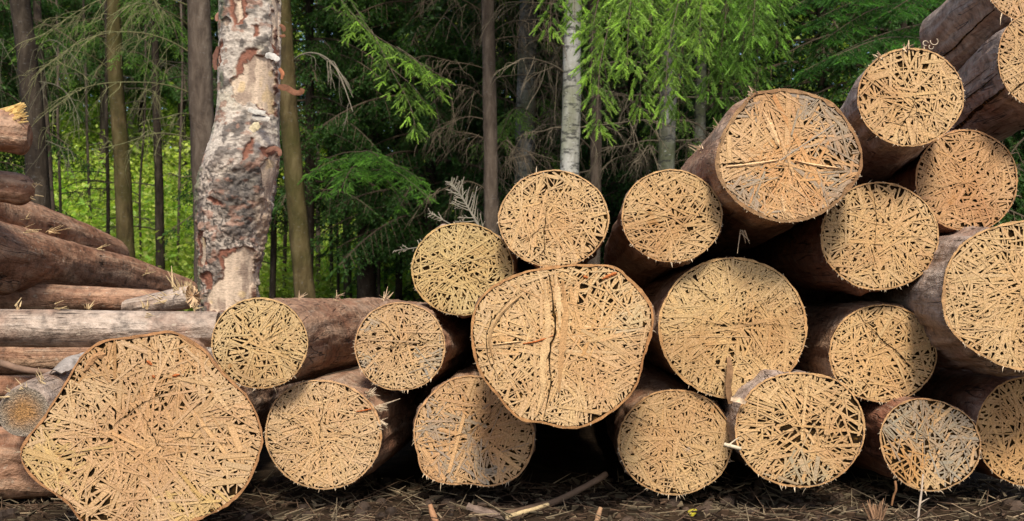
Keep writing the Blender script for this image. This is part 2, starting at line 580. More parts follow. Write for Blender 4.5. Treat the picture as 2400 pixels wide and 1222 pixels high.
def cut_face(r, rng, gaps=0.13, wid=0.0078, lng=0.095, rim=0.022, rimcol=(1.0, 0.90, 0.80), cracks=3, radial=0.3, seed=0, lines=(), smooth=(), zones=()):
    """sawn end: dark ground, a felt of pale wood fibres over it, drying checks, a rim of inner bark"""
    mb = MB()
    n = len(TH)
    cs = np.stack([np.cos(TH), 0 * TH, np.sin(TH)], -1)
    wob = 1 + 0.012 * fbm(np.stack([np.cos(TH) * 9, np.sin(TH) * 9, 0 * TH + seed], -1), seed, 3)
    edge = r * 0.992 * wob
    V = np.concatenate([cs * edge[:, None] + [0, 0.003, 0], [[0, 0.003, 0]]])
    j = np.arange(n)
    mb.add(V, np.stack([j, np.full(n, n), (j + 1) % n], -1), 1)
    rf = edge * (1 - rim * 0.6)
    # lay fibres where the ground still shows until only the wanted share of gaps is left
    R0 = float(r.max()) * 1.02
    G = np.arange(-R0, R0, 0.0032)
    gx, gz = np.meshgrid(G, G, indexing='ij')
    ins = inside_run(gx, gz, rf)
    gx, gz = gx[ins], gz[ins]
    free = np.ones(len(gx), bool)
    gvar = gaps * (1 + 0.75 * fbm(np.stack([gx * 7, gz * 7, gx * 0 + seed * 2.3], -1), seed + 40, 2))
    for (sx, sz, sr) in smooth:                     # tighter, almost closed patches of wood
        dd = np.hypot(gx - sx, gz - sz) / sr
        gvar = np.where(dd < 1, gvar * 0.3, gvar)
    wgt = np.clip(1.35 - gvar / gaps, 0.08, None)
    total = len(gx)
    gaps = gaps * 1.30
    wid, lng = min(wid, 0.0092) * 0.68, lng * 0.80
    q = np.linspace(-0.5, 0.5, 25)
    cap = 4600
    i = 0
    while i < cap:
        i += 1
        if i % 12 == 1:
            ff = free.sum() / total
            if ff < gaps:
                break
            wl = np.flatnonzero(free)
            pw = np.cumsum(wgt[wl])
        best = -1
        for _ in range(3):                          # the widest of three open spots is covered next
            kk = wl[min(int(np.searchsorted(pw, rng.random() * pw[-1])), len(wl) - 1)]
            sc_ = np.count_nonzero(free & (np.abs(gx - gx[kk]) < 0.0075) & (np.abs(gz - gz[kk]) < 0.0075))
            if sc_ > best:
                best, k_ = sc_, kk
        cx, cz = gx[k_] + rng.normal(0, 0.004), gz[k_] + rng.normal(0, 0.004)
        th0 = math.atan2(cz, cx)
        if rng.random() < radial:
            an = th0 + rng.normal(0, 0.35)
        else:
            an = 2.8 * float(vnoise(np.array([cx * 11, cz * 11, seed * 1.7]), seed)) + rng.normal(0, 0.8)
        L = lng * math.exp(rng.normal(0, 0.5))
        wd = wid * math.exp(rng.normal(0, 0.40))
        dx, dz = math.cos(an), math.sin(an)
        t = (q + rng.uniform(-0.4, 0.4)) * L
        ok = inside_run(cx + dx * t - dz * wd / 2, cz + dz * t + dx * wd / 2, rf) & inside_run(cx + dx * t + dz * wd / 2, cz + dz * t - dx * wd / 2, rf)
        m0 = int(np.argmin(np.abs(t)))
        if not ok[m0]:
            continue
        a = b = m0
        while a > 0 and ok[a - 1]:
            a -= 1
        while b < 24 and ok[b + 1]:
            b += 1
        if b - a < 3:
            continue
        t0, t1 = t[a], t[b]
        w0, w1 = wd * rng.uniform(0.30, 0.55), wd * rng.uniform(0.30, 0.55)
        y0 = -0.0006 - 0.0040 * rng.random()
        s0, s1 = rng.uniform(-0.5, 0.5) * wd, rng.uniform(-0.5, 0.5) * wd
        Q = np.array([[cx + dx * (t0 + s0) - dz * w0, y0, cz + dz * (t0 + s0) + dx * w0],
                      [cx + dx * (t0 - s0) + dz * w0, y0, cz + dz * (t0 - s0) - dx * w0],
                      [cx + dx * (t1 - s1) + dz * w1, y0, cz + dz * (t1 - s1) - dx * w1],
                      [cx + dx * (t1 + s1) - dz * w1, y0, cz + dz * (t1 + s1) + dx * w1]])
        tn = rng.normal(1.0, 0.06)
        hs = min(1.0, math.hypot(cx, cz) / float(np.interp(th0 % (2 * math.pi), TH, rf)) + rng.normal(0, .12) + .5 * float(vnoise(np.array([cx * 8, cz * 8, seed + 9.5]), seed + 5)))
        hw = 0.93 + 0.10 * max(0.0, hs)             # heartwood a little redder than the sapwood
        tc = np.array([tn * 1.02, tn * hw, tn * hw * hw * rng.uniform(0.92, 1.02)])
        for (zx, zz, zr, zt) in zones:
            if math.hypot(cx - zx, cz - zz) < zr * (1 + .5 * float(vnoise(np.array([cx * 30, cz * 30, seed + .3]), seed + 6)) + rng.normal(0, .15)):
                zf = rng.uniform(.45, .95)
                tc = tc * (1 - zf + zf * np.array(zt)) * rng.uniform(.93, 1.05)
                break
        mb.add(Q, [[0, 1, 2, 3]], 0, tc, [[0, 0], [1, 0], [1, 1], [0, 1]])
        lx, lz = gx - cx, gz - cz
        al = lx * dx + lz * dz
        free &= ~((np.abs(lz * dx - lx * dz) < (w0 + w1) / 2) & (al > t0) & (al < t1))
    # rim of inner bark, ragged on its inner edge
    inn = edge * (1 - rim * (0.55 + 1.6 * np.abs(fbm(np.stack([np.cos(TH) * 7, np.sin(TH) * 7, 0 * TH + seed + 4], -1), seed, 3))))
    V = np.concatenate([cs * inn[:, None] + [0, -0.0052, 0], cs * (r * (1.002 + 0.012 * fbm(np.stack([np.cos(TH) * 16, np.sin(TH) * 16, 0 * TH + seed], -1), seed + 8, 2)))[:, None] + [0, -0.0045, 0]])
    k = 0.7 + 0.45 * rng.random(n)
    mb.add(V, np.stack([j, (j + 1) % n, (j + 1) % n + n, j + n], -1)[:, ::-1], 0, np.concatenate([np.outer(k, rimcol)] * 2), np.full((2 * n, 2), 0.5))

    def crack(P, wmax):
        m = len(P)
        D = norm(np.gradient(P, axis=0))
        nn = np.stack([-D[:, 1], D[:, 0]], -1)
        wd = wmax * 0.62 * np.sin(np.linspace(0.3, math.pi - 0.15, m)) * rng.uniform(0.4, 1.2, m)
        A_, B_ = P + nn * wd[:, None], P - nn * wd[:, None]
        V = np.concatenate([np.stack([A_[:, 0], np.full(m, -0.0062), A_[:, 1]], -1), np.stack([B_[:, 0], np.full(m, -0.0062), B_[:, 1]], -1)])
        jj = np.arange(m - 1)
        mb.add(V, np.stack([jj, jj + 1, jj + 1 + m, jj + m], -1), 1)
    rm = float(r.mean())
    for i in range(cracks):
        an = rng.uniform(0, 2 * math.pi)
        m = 14
        tt = np.linspace(rng.uniform(-0.25, 0.4), rng.uniform(0.6, 0.93), m) * rm
        off = np.cumsum(rng.normal(0, 0.035, m)) * rm * 0.5
        crack(np.stack([np.cos(an) * tt - np.sin(an) * off, np.sin(an) * tt + np.cos(an) * off], -1), rng.uniform(0.0009, 0.0016))
    for pts, wmax, *tint in lines:
        P = polyline(pts, 22)
        if tint:                                    # raised pale ridge or coloured stain
            m = len(P)
            D = norm(np.gradient(P, axis=0))
            nn = np.stack([-D[:, 1], D[:, 0]], -1)
            wd = wmax * np.sin(np.linspace(0.25, math.pi - 0.2, m)) * rng.uniform(0.55, 1.25, m)
            A_, B_ = P + nn * wd[:, None], P - nn * wd[:, None]
            V = np.concatenate([np.stack([A_[:, 0], np.full(m, -0.0054), A_[:, 1]], -1), np.stack([P[:, 0], np.full(m, -0.0085), P[:, 1]], -1), np.stack([B_[:, 0], np.full(m, -0.0054), B_[:, 1]], -1)])
            jj = np.arange(m - 1)
            tc = np.array(tint[0]) * rng.uniform(.85, 1.1, (3 * m, 1))
            for q_ in (0, m):
                mb.add(V[q_:q_ + 2 * m], np.stack([jj, jj + 1, jj + 1 + m, jj + m], -1), 0, tc[q_:q_ + 2 * m], np.full((2 * m, 2), .5))
        else:
            crack(P + rng.normal(0, 0.0016, P.shape), wmax)
    return mb


def fray(r, rng, count=160, down=0.4, size=0.0085, col=(0.60, 0.46, 0.31)):
    """torn fibres standing out from the sawn edge, in clumps"""
    mb = MB()
    cl = rng.uniform(0, 2 * math.pi, 14)
    for i in range(count):
        th = rng.choice(cl) + rng.normal(0, 0.12) if rng.random() < 0.7 else rng.uniform(0, 2 * math.pi)
        if rng.random() < down:
            th = -math.pi / 2 + rng.normal(0, 0.9)
        rr = np.interp(th % (2 * math.pi), TH, r, period=2 * math.pi)
        L = size * math.exp(rng.normal(-0.75, 0.65))
        wd = rng.uniform(0.0008, 0.0022)
        a = th + rng.normal(0, 1.0)
        p0 = np.array([math.cos(th) * rr * 0.985, -0.003, math.sin(th) * rr * 0.985])
        d = np.array([math.cos(a), rng.uniform(-0.9, 0.25), math.sin(a)])
        s = norm(np.cross(d, [0, 1, 0.2])) * wd
        p1 = p0 + d * L * 0.55
        p2 = p0 + d * L + np.array([0, -0.2, -0.35]) * L * rng.uniform(0, 1)
        k = rng.uniform(0.45, 1.1)
        mb.add([p0 + s, p0 - s, p1 - s * 0.8, p1 + s * 0.8, p2], [[0, 1, 2, 3]], 0, np.array(col) * k)
        mb.add([p1 + s * 0.8, p1 - s * 0.8, p2], [[0, 1, 2]], 0, np.array(col) * k)
    return mb


def log_body(r, d, L, taper, seed, rough=0.016, flare=1.0, fl_len=0.9, splits=()):
    mb = MB()
    ts = np.concatenate([[0.0, 0.006, 0.02, 0.045], np.linspace(0.08, L, int(L * 16))])
    rm = float(np.sqrt(np.mean(r * r))) * flare
    n = len(TH)
    d = np.asarray(d, float)
    cs = np.stack([np.cos(TH), 0 * TH, np.sin(TH)], -1)
    V = np.zeros((len(ts), n, 3))
    bend = np.array([0.012, 0, 0.012]) * np.array([math.sin(seed * 1.7), 0, math.cos(seed * 2.3)])
    for k, t in enumerate(ts):
        u = min(1.0, t / fl_len)
        u = u * u * (3 - 2 * u)
        rr = (r * (1 - u) + rm * u) * (1 - taper * t)
        rr = rr * (0.986 + 0.014 * min(1.0, t / 0.10))
        c = d * t + bend * t * t
        base = cs * rr[:, None] + c
        q = np.stack([np.cos(TH) * 2.2, 0 * TH + t * 1.3, np.sin(TH) * 2.2], -1)
        q2 = np.stack([np.cos(TH) * 9, 0 * TH + t * 6, np.sin(TH) * 9], -1)
        amp = rough * min(1, t / 0.05 + 0.05)
        V[k] = base + cs * (amp * (1.4 * fbm(q, seed, 2) + 0.65 * fbm(q2, seed + 3, 3)))[:, None]
    ii, jj = np.meshgrid(np.arange(len(ts) - 1), np.arange(n), indexing='ij')
    a, b = ii * n + jj, ii * n + (jj + 1) % n
    mb.add(V.reshape(-1, 3), np.stack([a, a + n, b + n, b], -1).reshape(-1, 4))
    o = len(ts) - 1
    VV = np.concatenate([V[o], [V[o].mean(0)]])
    j = np.arange(n)
    mb.add(VV, np.stack([j, (j + 1) % n, np.full(n, n)], -1))
    rg = np.random.default_rng(seed)
    for (a0, a1, t0, t1, wd) in splits:             # open drying splits along the side
        m = 40
        tt = np.linspace(t0, t1, m)
        an = np.radians(np.linspace(a0, a1, m)) + np.cumsum(rg.normal(0, 0.008, m))
        ww = wd * np.sin(np.linspace(0.5, math.pi - 0.1, m)) * rg.uniform(0.7, 1.2, m) / rm
        side = []
        for sg in (-1, 1):
            aa = ((an + sg * ww) % (2 * math.pi)) / (2 * math.pi) * n
            kt = np.interp(tt, ts, np.arange(len(ts)))
            i0, f = np.floor(aa).astype(int) % n, (aa % 1)[:, None]
            k0 = np.minimum(kt.astype(int), len(ts) - 2)
            h = (kt - k0)[:, None]
            p = (V[k0, i0] * (1 - f) + V[k0, (i0 + 1) % n] * f) * (1 - h) + (V[k0 + 1, i0] * (1 - f) + V[k0 + 1, (i0 + 1) % n] * f) * h
            side.append(p + np.stack([np.cos(an), 0 * an, np.sin(an)], -1) * 0.0025)
        q = np.arange(m - 1)
        mb.add(np.concatenate(side), np.stack([q, q + 1, q + 1 + m, q + m], -1), 1)
    return mb


AX = (0.031, 1.0, 0.0)


def cut_log(seed, pts, c, Y, label, mat='log_brown', L=4.2, d=AX, taper=0.03, tone=(1, 1, 1), grey=0.42, nfray=190, down=0.3,
            rough=0.016, flare=1.0, fl_len=0.9, splits=(), lines=(), smooth=(), zones=(), group='cut logs stacked in the right-hand pile', **kw):
    rng = np.random.default_rng(seed * 101 + 7)
    r = polar(pts, c, Y, seed)
    s = scl(Y)
    o = thing('cut_log', label, 'log', W(c[0], c[1], Y), group)
    d = norm(np.array(d, float))
    log_body(r, d, L, taper, seed, rough, flare, fl_len, splits).build('log_body', [M[mat], M['gap']], o, smooth=True)
    lines = [([((x - c[0]) * s, -(y - c[1]) * s) for x, y in P], *rest) for P, *rest in lines]
    smooth = [((x - c[0]) * s, -(y - c[1]) * s, q * s) for x, y, q in smooth]
    zones = [((x - c[0]) * s, -(y - c[1]) * s, q * s, zt) for x, y, q, zt in zones]
    face = cut_face(r, rng, seed=seed, lines=lines, smooth=smooth, zones=zones, **kw).build('cut_face', [M['cut'], M['gap']], o)
    face.color = (*tone, grey)
    fray(r, rng, nfray, down).build('frayed_edge', M['splinter'], o)
    return o


GL = 'cut logs stacked in the right-hand pile'
BUTT = [(392, 774), (423, 778), (443, 796), (489, 824), (514, 865), (550, 900), (585, 931), (608, 982), (619, 1033), (608, 1073), (591, 1119),
        (560, 1165), (509, 1198), (458, 1220), (400, 1242), (300, 1247), (215, 1240), (188, 1222), (168, 1185), (137, 1160), (92, 1134), (66, 1109),
        (46, 1078), (41, 1050), (61, 1033), (102, 982), (137, 926), (163, 885), (188, 839), (214, 811), (249, 796), (305, 791), (351, 783)]
PF = [(1268, 630), (1329, 623), (1385, 621), (1446, 625), (1466, 646), (1507, 684), (1530, 722), (1533, 758), (1522, 798), (1507, 839), (1500, 885),
      (1477, 926), (1451, 951), (1405, 984), (1365, 1002), (1324, 1005), (1288, 997), (1273, 989), (1222, 989), (1197, 964), (1156, 915), (1125, 877),
      (1110, 824), (1104, 773), (1108, 737), (1120, 707), (1146, 676), (1202, 648)]
PK = [(1759, 221), (1806, 212), (1865, 212), (1918, 227), (1953, 244), (1989, 289), (2012, 330), (2021, 371), (2015, 412), (1983, 453), (1936, 495),
      (1877, 518), (1830, 521), (1777, 506), (1735, 483), (1706, 453), (1686, 425), (1675, 390), (1681, 350), (1692, 315), (1712, 280), (1738, 247)]
PG = [(1126, 882), (1051, 891), (1009, 926), (976, 973), (969, 1015), (979, 1062), (990, 1109), (1028, 1130), (1098, 1132), (1192, 1129), (1222, 1109),
      (1250, 1048), (1253, 1012), (1230, 960), (1190, 915)]
PQ = [(2148, 934), (2189, 938), (2234, 954), (2270, 977), (2290, 1007), (2298, 1043), (2293, 1078), (2275, 1109), (2234, 1137), (2189, 1151),
      (2148, 1147), (2107, 1124), (2079, 1089), (2064, 1048), (2062, 1007), (2077, 974), (2107, 946)]
PR = [(2209, 677), (2218, 624), (2248, 577), (2289, 548), (2348, 527), (2400, 517), (2470, 530), (2550, 600), (2580, 690), (2560, 790), (2490, 850),
      (2400, 870), (2362, 862), (2311, 839), (2275, 819), (2240, 788), (2214, 753)]
PT = [(2375, 47), (2356, 67), (2345, 92), (2339, 125), (2340, 167), (2350, 195), (2370, 222), (2400, 244), (2450, 258), (2520, 230), (2560, 150),
      (2535, 70), (2460, 25), (2410, 28)]

cut_log(1, BUTT, (345, 1035), -0.38, 'biggest log end of the whole pile, lobed and tan, low at the left corner', tone=(1.0, 0.96, 0.90), gaps=0.10, wid=0.0092, zones=[(225, 845, 50, (.74, .63, .52)), (105, 1075, 62, (.95, .99, .78)), (470, 1205, 60, (1, 1.0, .72)), (575, 1010, 70, (1.0, .92, .85)), (455, 830, 40, (.92, .80, .70))],
        cracks=2, rim=0.016, rimcol=(0.72, 0.54, 0.42), flare=0.62, fl_len=0.28, d=(-0.12, 1, 0), grey=0.30, L=3.0, nfray=120, smooth=[(380, 1110, 130), (470, 850, 60)],
        lines=[([(250, 1010), (330, 950), (420, 905)], 0.0022), ([(330, 960), (370, 1040), (400, 1050)], 0.0016), ([(345, 846), (358, 856)], 0.006, (0.75, 0.33, 0.16)), ([(405, 882), (424, 878)], 0.0045, (0.75, 0.33, 0.16)), ([(358, 880), (364, 886)], 0.005, (0.75, 0.33, 0.16)), ([(250, 830), (222, 838), (200, 870)], 0.012, (0.74, 0.60, 0.50))])
logA = cut_log(2, ell(609, 805, 113, 107, 0, 2), (609, 805), -0.10, 'log lying on the biggest one, its brown side showing beside the birch', 'log_brown', d=(0.10, 1, 0.0),
        tone=(0.98, 1.0, 0.86), grey=0.30, rough=0.012, gaps=0.15, lines=[([(640, 815), (690, 840), (720, 860)], 0.0014)])
cut_log(3, ell(938, 812, 107, 104, 0, 3), (938, 812), 0.02, 'second-row log end with grey specks, against the brown side of its left neighbour', 'log_brown',
        d=(0.09, 1, 0), tone=(1, 0.97, 0.90), grey=0.30, zones=[(858, 758, 20, GREY), (1015, 850, 28, GREY), (860, 850, 16, GREY)], lines=[([(920, 805), (980, 805), (1035, 790)], 0.0013)])
logC = cut_log(4, ell(757, 1018, 137, 128, 8, 4), (757, 1018), -0.03, 'bottom row log with a shaggy right edge, right of the biggest end', d=(0.12, 1, 0.02),
        tone=(1.03, 1.0, 0.95), grey=0.30, nfray=260, down=0.15, gaps=0.10, cracks=1, smooth=[(690, 1000, 60)],
        lines=[([(632, 968), (680, 985), (725, 1008)], 0.0016), ([(752, 905), (758, 960), (750, 1010), (757, 1090)], 0.0013), ([(835, 965), (855, 962), (872, 958)], 0.0035, (0.75, 0.33, 0.16))])
cut_log(5, ell(1085, 632, 120, 109, 0, 5), (1085, 632), 0.08, 'yellowish log end with a grey dead twig sprouting above its top', tone=(0.95, 1.0, 0.80), grey=0.28, gaps=0.16)
cut_log(6, ell(1298, 514, 129, 114, 0, 6), (1298, 514), -0.02, 'log end below the pale background birch, top of the middle stack', tone=(1.0, 0.97, 0.86), grey=0.30, d=(0.05, 1, -0.012),
        gaps=0.14, lines=[([(1282, 480), (1276, 540), (1278, 622)], 0.0020)])
cut_log(7, PF, (1318, 812), -0.32, 'large central log end, polygon shaped, split by a wavy vertical crack', tone=(1.06, 1.03, 0.92), grey=0.25, zones=[(1262, 760, 46, (1.12, 1.13, 1.12)), (1370, 720, 85, ORANGE), (1185, 800, 30, ORANGE), (1470, 750, 35, (0.86, 0.95, 1.05))], gaps=0.10, wid=0.0105,
        rim=0.022, rimcol=(0.78, 0.60, 0.46), cracks=0, flare=0.80, fl_len=0.5, nfray=90, smooth=[(1290, 720, 60), (1380, 830, 110), (1130, 780, 40)],
        lines=[([(1285, 640), (1296, 700), (1300, 770), (1288, 830), (1290, 900), (1272, 985)], 0.0062), ([(1276, 655), (1282, 720), (1284, 780), (1272, 850), (1272, 920), (1258, 975)], 0.011, (1.14, 1.13, 1.08)), ([(1318, 660), (1326, 740), (1316, 830), (1310, 920)], 0.010, (0.90, 0.78, 0.66)),
               ([(1215, 688), (1165, 735), (1140, 790), (1150, 850), (1180, 900)], 0.0022), ([(1222, 692), (1172, 738), (1148, 790), (1158, 850)], 0.0060, (0.80, 0.74, 0.66)), ([(1300, 640), (1308, 700), (1312, 770)], 0.008, (1.28, 1.30, 1.30)), ([(1225, 806), (1260, 800), (1298, 786)], 0.0035, (0.75, 0.33, 0.16)), ([(1155, 808), (1190, 804), (1222, 800)], 0.0026, (1.28, 1.30, 1.30)), ([(1410, 655), (1432, 645), (1446, 640)], 0.006, (0.75, 0.33, 0.16)), ([(1366, 648), (1378, 652)], 0.006, (0.75, 0.33, 0.16))])
cut_log(8, PG, (1112, 1010), 0.0, 'flat bottomed log end splashed with grey under the large central one', tone=(1.0, 0.91, 0.82), grey=0.30, zones=[(1015, 1010, 26, GREY), (1075, 990, 24, GREY), (1140, 1092, 30, GREY), (1050, 1095, 30, GREY), (1105, 1045, 22, GREY), (1010, 940, 20, GREY)], gaps=0.10, wid=0.0095,
        cracks=2, lines=[([(1040, 1030), (1100, 1010), (1170, 975)], 0.0013)])
cut_log(9, ell(1575, 507, 119, 108, 0, 9), (1575, 507), -0.06, 'smooth round log end between the middle stack and the grey edged log', tone=(0.96, 0.92, 0.79), grey=0.40, d=(0.04, 1, -0.03), gaps=0.13)
cut_log(10, ell(1717, 768, 173, 166, 0, 10), (1717, 768), 0.0, 'large round log end with a dark wood sliver hanging at its bottom', tone=(1.0, 0.98, 0.82), grey=0.28, gaps=0.09, wid=0.0090, cracks=1,
        lines=[([(1612, 648), (1650, 690), (1690, 715)], 0.0018), ([(1590, 757), (1740, 760), (1885, 764)], 0.0012), ([(1740, 740), (1800, 705), (1845, 668)], 0.0013), ([(1755, 805), (1785, 845), (1812, 872)], 0.0014)])
cut_log(11, ell(1582, 1036, 134, 124, 0, 11), (1582, 1036), 0.02, 'bottom row log end with fine cracks, right of the dark hollow', tone=(0.98, 0.94, 0.82), grey=0.36, gaps=0.10, wid=0.0095, cracks=1,
        lines=[([(1468, 968), (1510, 985), (1548, 1012)], 0.0014), ([(1480, 1090), (1515, 1072), (1535, 1066)], 0.0012), ([(1605, 1070), (1625, 1100), (1645, 1128)], 0.0013), ([(1655, 1075), (1685, 1098), (1710, 1112)], 0.0014)])
logK = cut_log(12, PK, (1850, 370), -0.16, 'big lopsided log end with a grey weathered edge and a pale scar', 'log_brown', d=(-0.03, 1, -0.035), L=2.4, tone=(1.02, 0.94, 0.84), grey=0.30,
        zones=[(1935, 248, 62, GREY), (1985, 320, 48, GREY), (1740, 470, 42, GREY), (1968, 440, 45, GREY), (1840, 410, 80, ORANGE), (1740, 250, 30, GREY)],
        gaps=0.09, wid=0.0095, cracks=1, rimcol=(0.62, 0.57, 0.52), rim=0.04, lines=[([(1678, 386), (1740, 382), (1800, 374)], 0.0035), ([(1820, 420), (1850, 350), (1880, 300)], 0.0011), ([(1840, 370), (1865, 440)], 0.0011), ([(1786, 262), (1806, 300), (1826, 345)], 0.010, (1.28, 1.30, 1.30)), ([(1700, 392), (1760, 386), (1825, 376)], 0.0055, (1.28, 1.30, 1.30)), ([(1830, 455), (1834, 480), (1840, 512)], 0.005, (1.28, 1.30, 1.30)), ([(1862, 378), (1910, 388), (1975, 396)], 0.004, (1.28, 1.30, 1.30))])
logL = cut_log(13, ell(2133, 228, 125, 115, 0, 13), (2133, 228), -0.12, 'bright log end with curled shavings on its top edge', 'log_grey', d=(0.12, 1, -0.085), L=2.2, tone=(1.02, 0.97, 0.84), grey=0.25, nfray=260, down=0.1, wid=0.0110, gaps=0.15, cracks=1,
        lines=[([(2148, 215), (2135, 260), (2108, 300), (2104, 335)], 0.0018)])
cut_log(14, ell(2060, 554, 140, 126, 0, 14), (2060, 554), 0.0, 'log end with a reddish underside and crossing cracks, below the grey edged log', 'log_red', tone=(1.0, 0.96, 0.83), grey=0.32, d=(0.0, 1, 0.012), wid=0.0110, gaps=0.14, cracks=0,
        lines=[([(2046, 436), (2052, 520), (2046, 600), (2044, 668)], 0.0013), ([(2065, 552), (2130, 556), (2195, 550)], 0.0013)])
cut_log(15, ell(2265, 424, 120, 119, 0, 15), (2265, 424), 0.16, 'pinkish shaded log end beneath the cracked grey log near the right edge', 'log_red', tone=(0.88, 0.76, 0.66), grey=0.32, gaps=0.12, wid=0.0095, cracks=2)
cut_log(16, ell(2068, 829, 127, 114, 0, 16), (2068, 829), 0.06, 'log end with a long diagonal crack, second from the bottom toward the right', tone=(1.02, 0.97, 0.82), grey=0.30, wid=0.0105, gaps=0.14, cracks=1, d=(0.0, 1, 0),
        lines=[([(2002, 728), (2060, 790), (2110, 835), (2150, 880)], 0.0026)])
cut_log(17, ell(1874, 1006, 152, 136, 0, 17), (1874, 1006), -0.10, 'bottom row log end of coarse crossing fibres under the hanging sliver', 'log_grey', tone=(1.0, 0.94, 0.80), grey=0.28, wid=0.0115, gaps=0.19, d=(0.0, 1, 0.01), zones=[(1880, 1112, 50, (0.66, 0.84, 1.12))],
        lines=[([(1900, 985), (1940, 955), (1975, 915)], 0.0014)])
cut_log(18, PQ, (2180, 1042), -0.02, 'half grey bottom row log end with an orange lower half', 'log_red', tone=(0.95, 0.91, 0.82), grey=0.30, zones=[(2235, 1020, 68, GREY), (2130, 965, 60, GREY), (2085, 1010, 30, GREY), (2245, 1100, 42, GREY), (2120, 1085, 55, (1.0, 0.80, 0.52))], wid=0.0110, gaps=0.20, d=(-0.02, 1, 0))
cut_log(19, PR, (2395, 695), -0.20, 'large log end cut off by the right edge, its barky lower rim torn', 'log_grey', tone=(1.0, 0.96, 0.83), grey=0.30, wid=0.0110, gaps=0.15, rough=0.03, flare=1.08, nfray=260, d=(0.0, 1, 0))
cut_log(20, ell(2405, 1010, 118, 128, 0, 20), (2405, 1010), 0.04, 'orange toned bottom row log end in the lower right corner', 'log_red', tone=(0.94, 0.81, 0.62), grey=0.28, wid=0.0110, gaps=0.15)
cut_log(21, PT, (2445, 140), 0.02, 'log with a deep black crack along its bare grey side', 'log_grey', d=(0.10, 1, -0.06), L=1.0, tone=(0.95, 0.90, 0.80), grey=0.34, gaps=0.09, splits=[(216, 224, 0.0, 0.9, 0.007), (196, 200, 0.02, 0.7, 0.0022), (178, 184, 0.1, 0.9, 0.0016)],
        lines=[([(2440, 165), (2400, 192), (2362, 222)], 0.006)])
cut_log(22, ell(2412, -48, 105, 100, 0, 22), (2412, -48), 0.10, 'topmost log in the right corner, its bare brown underside showing', 'log_grey', d=(0.08, 1, -0.05), L=0.72, tone=(0.93, 0.87, 0.80), grey=0.36, splits=[(222, 230, 0.02, 1.2, 0.0035)])


# ------------------------------------------------------------------ logs of the left-hand pile, seen from the side
GP = 'logs lying lengthwise in the left-hand pile'


def pole(name, label, P0, P1, r0, r1, mat, seed, bend=0.0, rough=0.08, end='sawn', n=40, rings=90, group=GP, cat='log', knots=(), facecol=(1, 1, 1), grey=0.4):
    """log with its length along local X; end: how the far tip looks"""
    P0, P1 = np.array(P0, float), np.array(P1, float)
    L = float(np.linalg.norm(P1 - P0))
    o = thing(name, label, cat, P0, group)
    o.rotation_euler = Vector(P1 - P0).to_track_quat('X', 'Z').to_euler()
    rng = np.random.default_rng(seed)
    t = np.linspace(0, 1, rings)
    r = r0 + (r1 - r0) * t
    if end == 'chewed':
        d = (1 - t) * L / (r1 * 1.3)
        r = r * np.clip(np.sqrt(np.clip(1 - (1 - np.clip(d, 0, 1)) ** 2, 0, 1)), 0.22, 1) ** 0.7
    elif end == 'sawn':
        d = (1 - t) * L / (r1 * 0.25)
        r = r * (0.93 + 0.07 * np.clip(d, 0, 1))
    P = np.stack([t * L, bend * np.sin(t * math.pi * 1.3 + seed) * L, bend * np.cos(t * math.pi * 1.1 + seed * 2) * L], -1)
    mb = MB()
    th = np.linspace(0, 2 * math.pi, n, endpoint=False)
    ring = np.stack([0 * th, np.cos(th), np.sin(th)], -1)
    q = np.stack([t[:, None] * L * 2.0 + 0 * th, np.cos(th) * 1.5 + 0 * t[:, None], np.sin(th) * 1.5 + 0 * t[:, None]], -1)
    rr = r[:, None] * (1 + rough * fbm(q, seed, 3) * 1.5 + rough * 0.6 * fbm(q * 4.5, seed + 2, 3))
    for (kt, ka, ks, kh) in knots:
        dt = (t[:, None] - kt) * L / ks
        da = ((th - R(ka) + math.pi) % (2 * math.pi) - math.pi)[None, :] * r[:, None] / ks
        rr = rr + kh * np.exp(-(dt ** 2 + da ** 2) * 2)
    V = P[:, None, :] + ring[None] * rr[..., None]
    ii, jj = np.meshgrid(np.arange(rings - 1), np.arange(n), indexing='ij')
    a, b = ii * n + jj, ii * n + (jj + 1) % n
    mb.add(V.reshape(-1, 3), np.stack([a, b, b + n, a + n], -1).reshape(-1, 4))
    j = np.arange(n)
    VV = np.concatenate([V[0], P[:1]])
    mb.add(VV, np.stack([(j + 1) % n, j, np.full(n, n)], -1))
    if end == 'chewed':
        mb.add(np.concatenate([V[-1], P[-1:]]), np.stack([j, (j + 1) % n, np.full(n, n)], -1))
    mb.build('log_body', M[mat], o, smooth=True)
    if end != 'chewed':
        fb = MB()
        jag = rng.normal(0, 0.10, n) * r1 if end == 'broken' else np.zeros(n)
        e = V[-1] + np.array([0.001, 0, 0])
        e[:, 0] += jag
        mid = P[-1] + (e - P[-1]) * 0.55
        mid[:, 0] += (rng.normal(0, 0.25, n) * r1 if end == 'broken' else 0)
        fb.add(np.concatenate([V[-1], e, mid, P[-1:]]),
               np.concatenate([np.stack([j, (j + 1) % n, (j + 1) % n + n, j + n], -1), np.stack([j + n, (j + 1) % n + n, (j + 1) % n + 2 * n, j + 2 * n], -1)]), 0)
        fb.add(np.concatenate([mid, P[-1:]]), np.stack([j, (j + 1) % n, np.full(n, n)], -1), 0)
        f = fb.build('cut_face', M['old_cut'] if end == 'sawn' else M['cut'], o)
        for u in f.data.uv_layers[0].data:
            u.uv = (0.5, 0.5)
        f.color = (*facecol, grey)
    return o


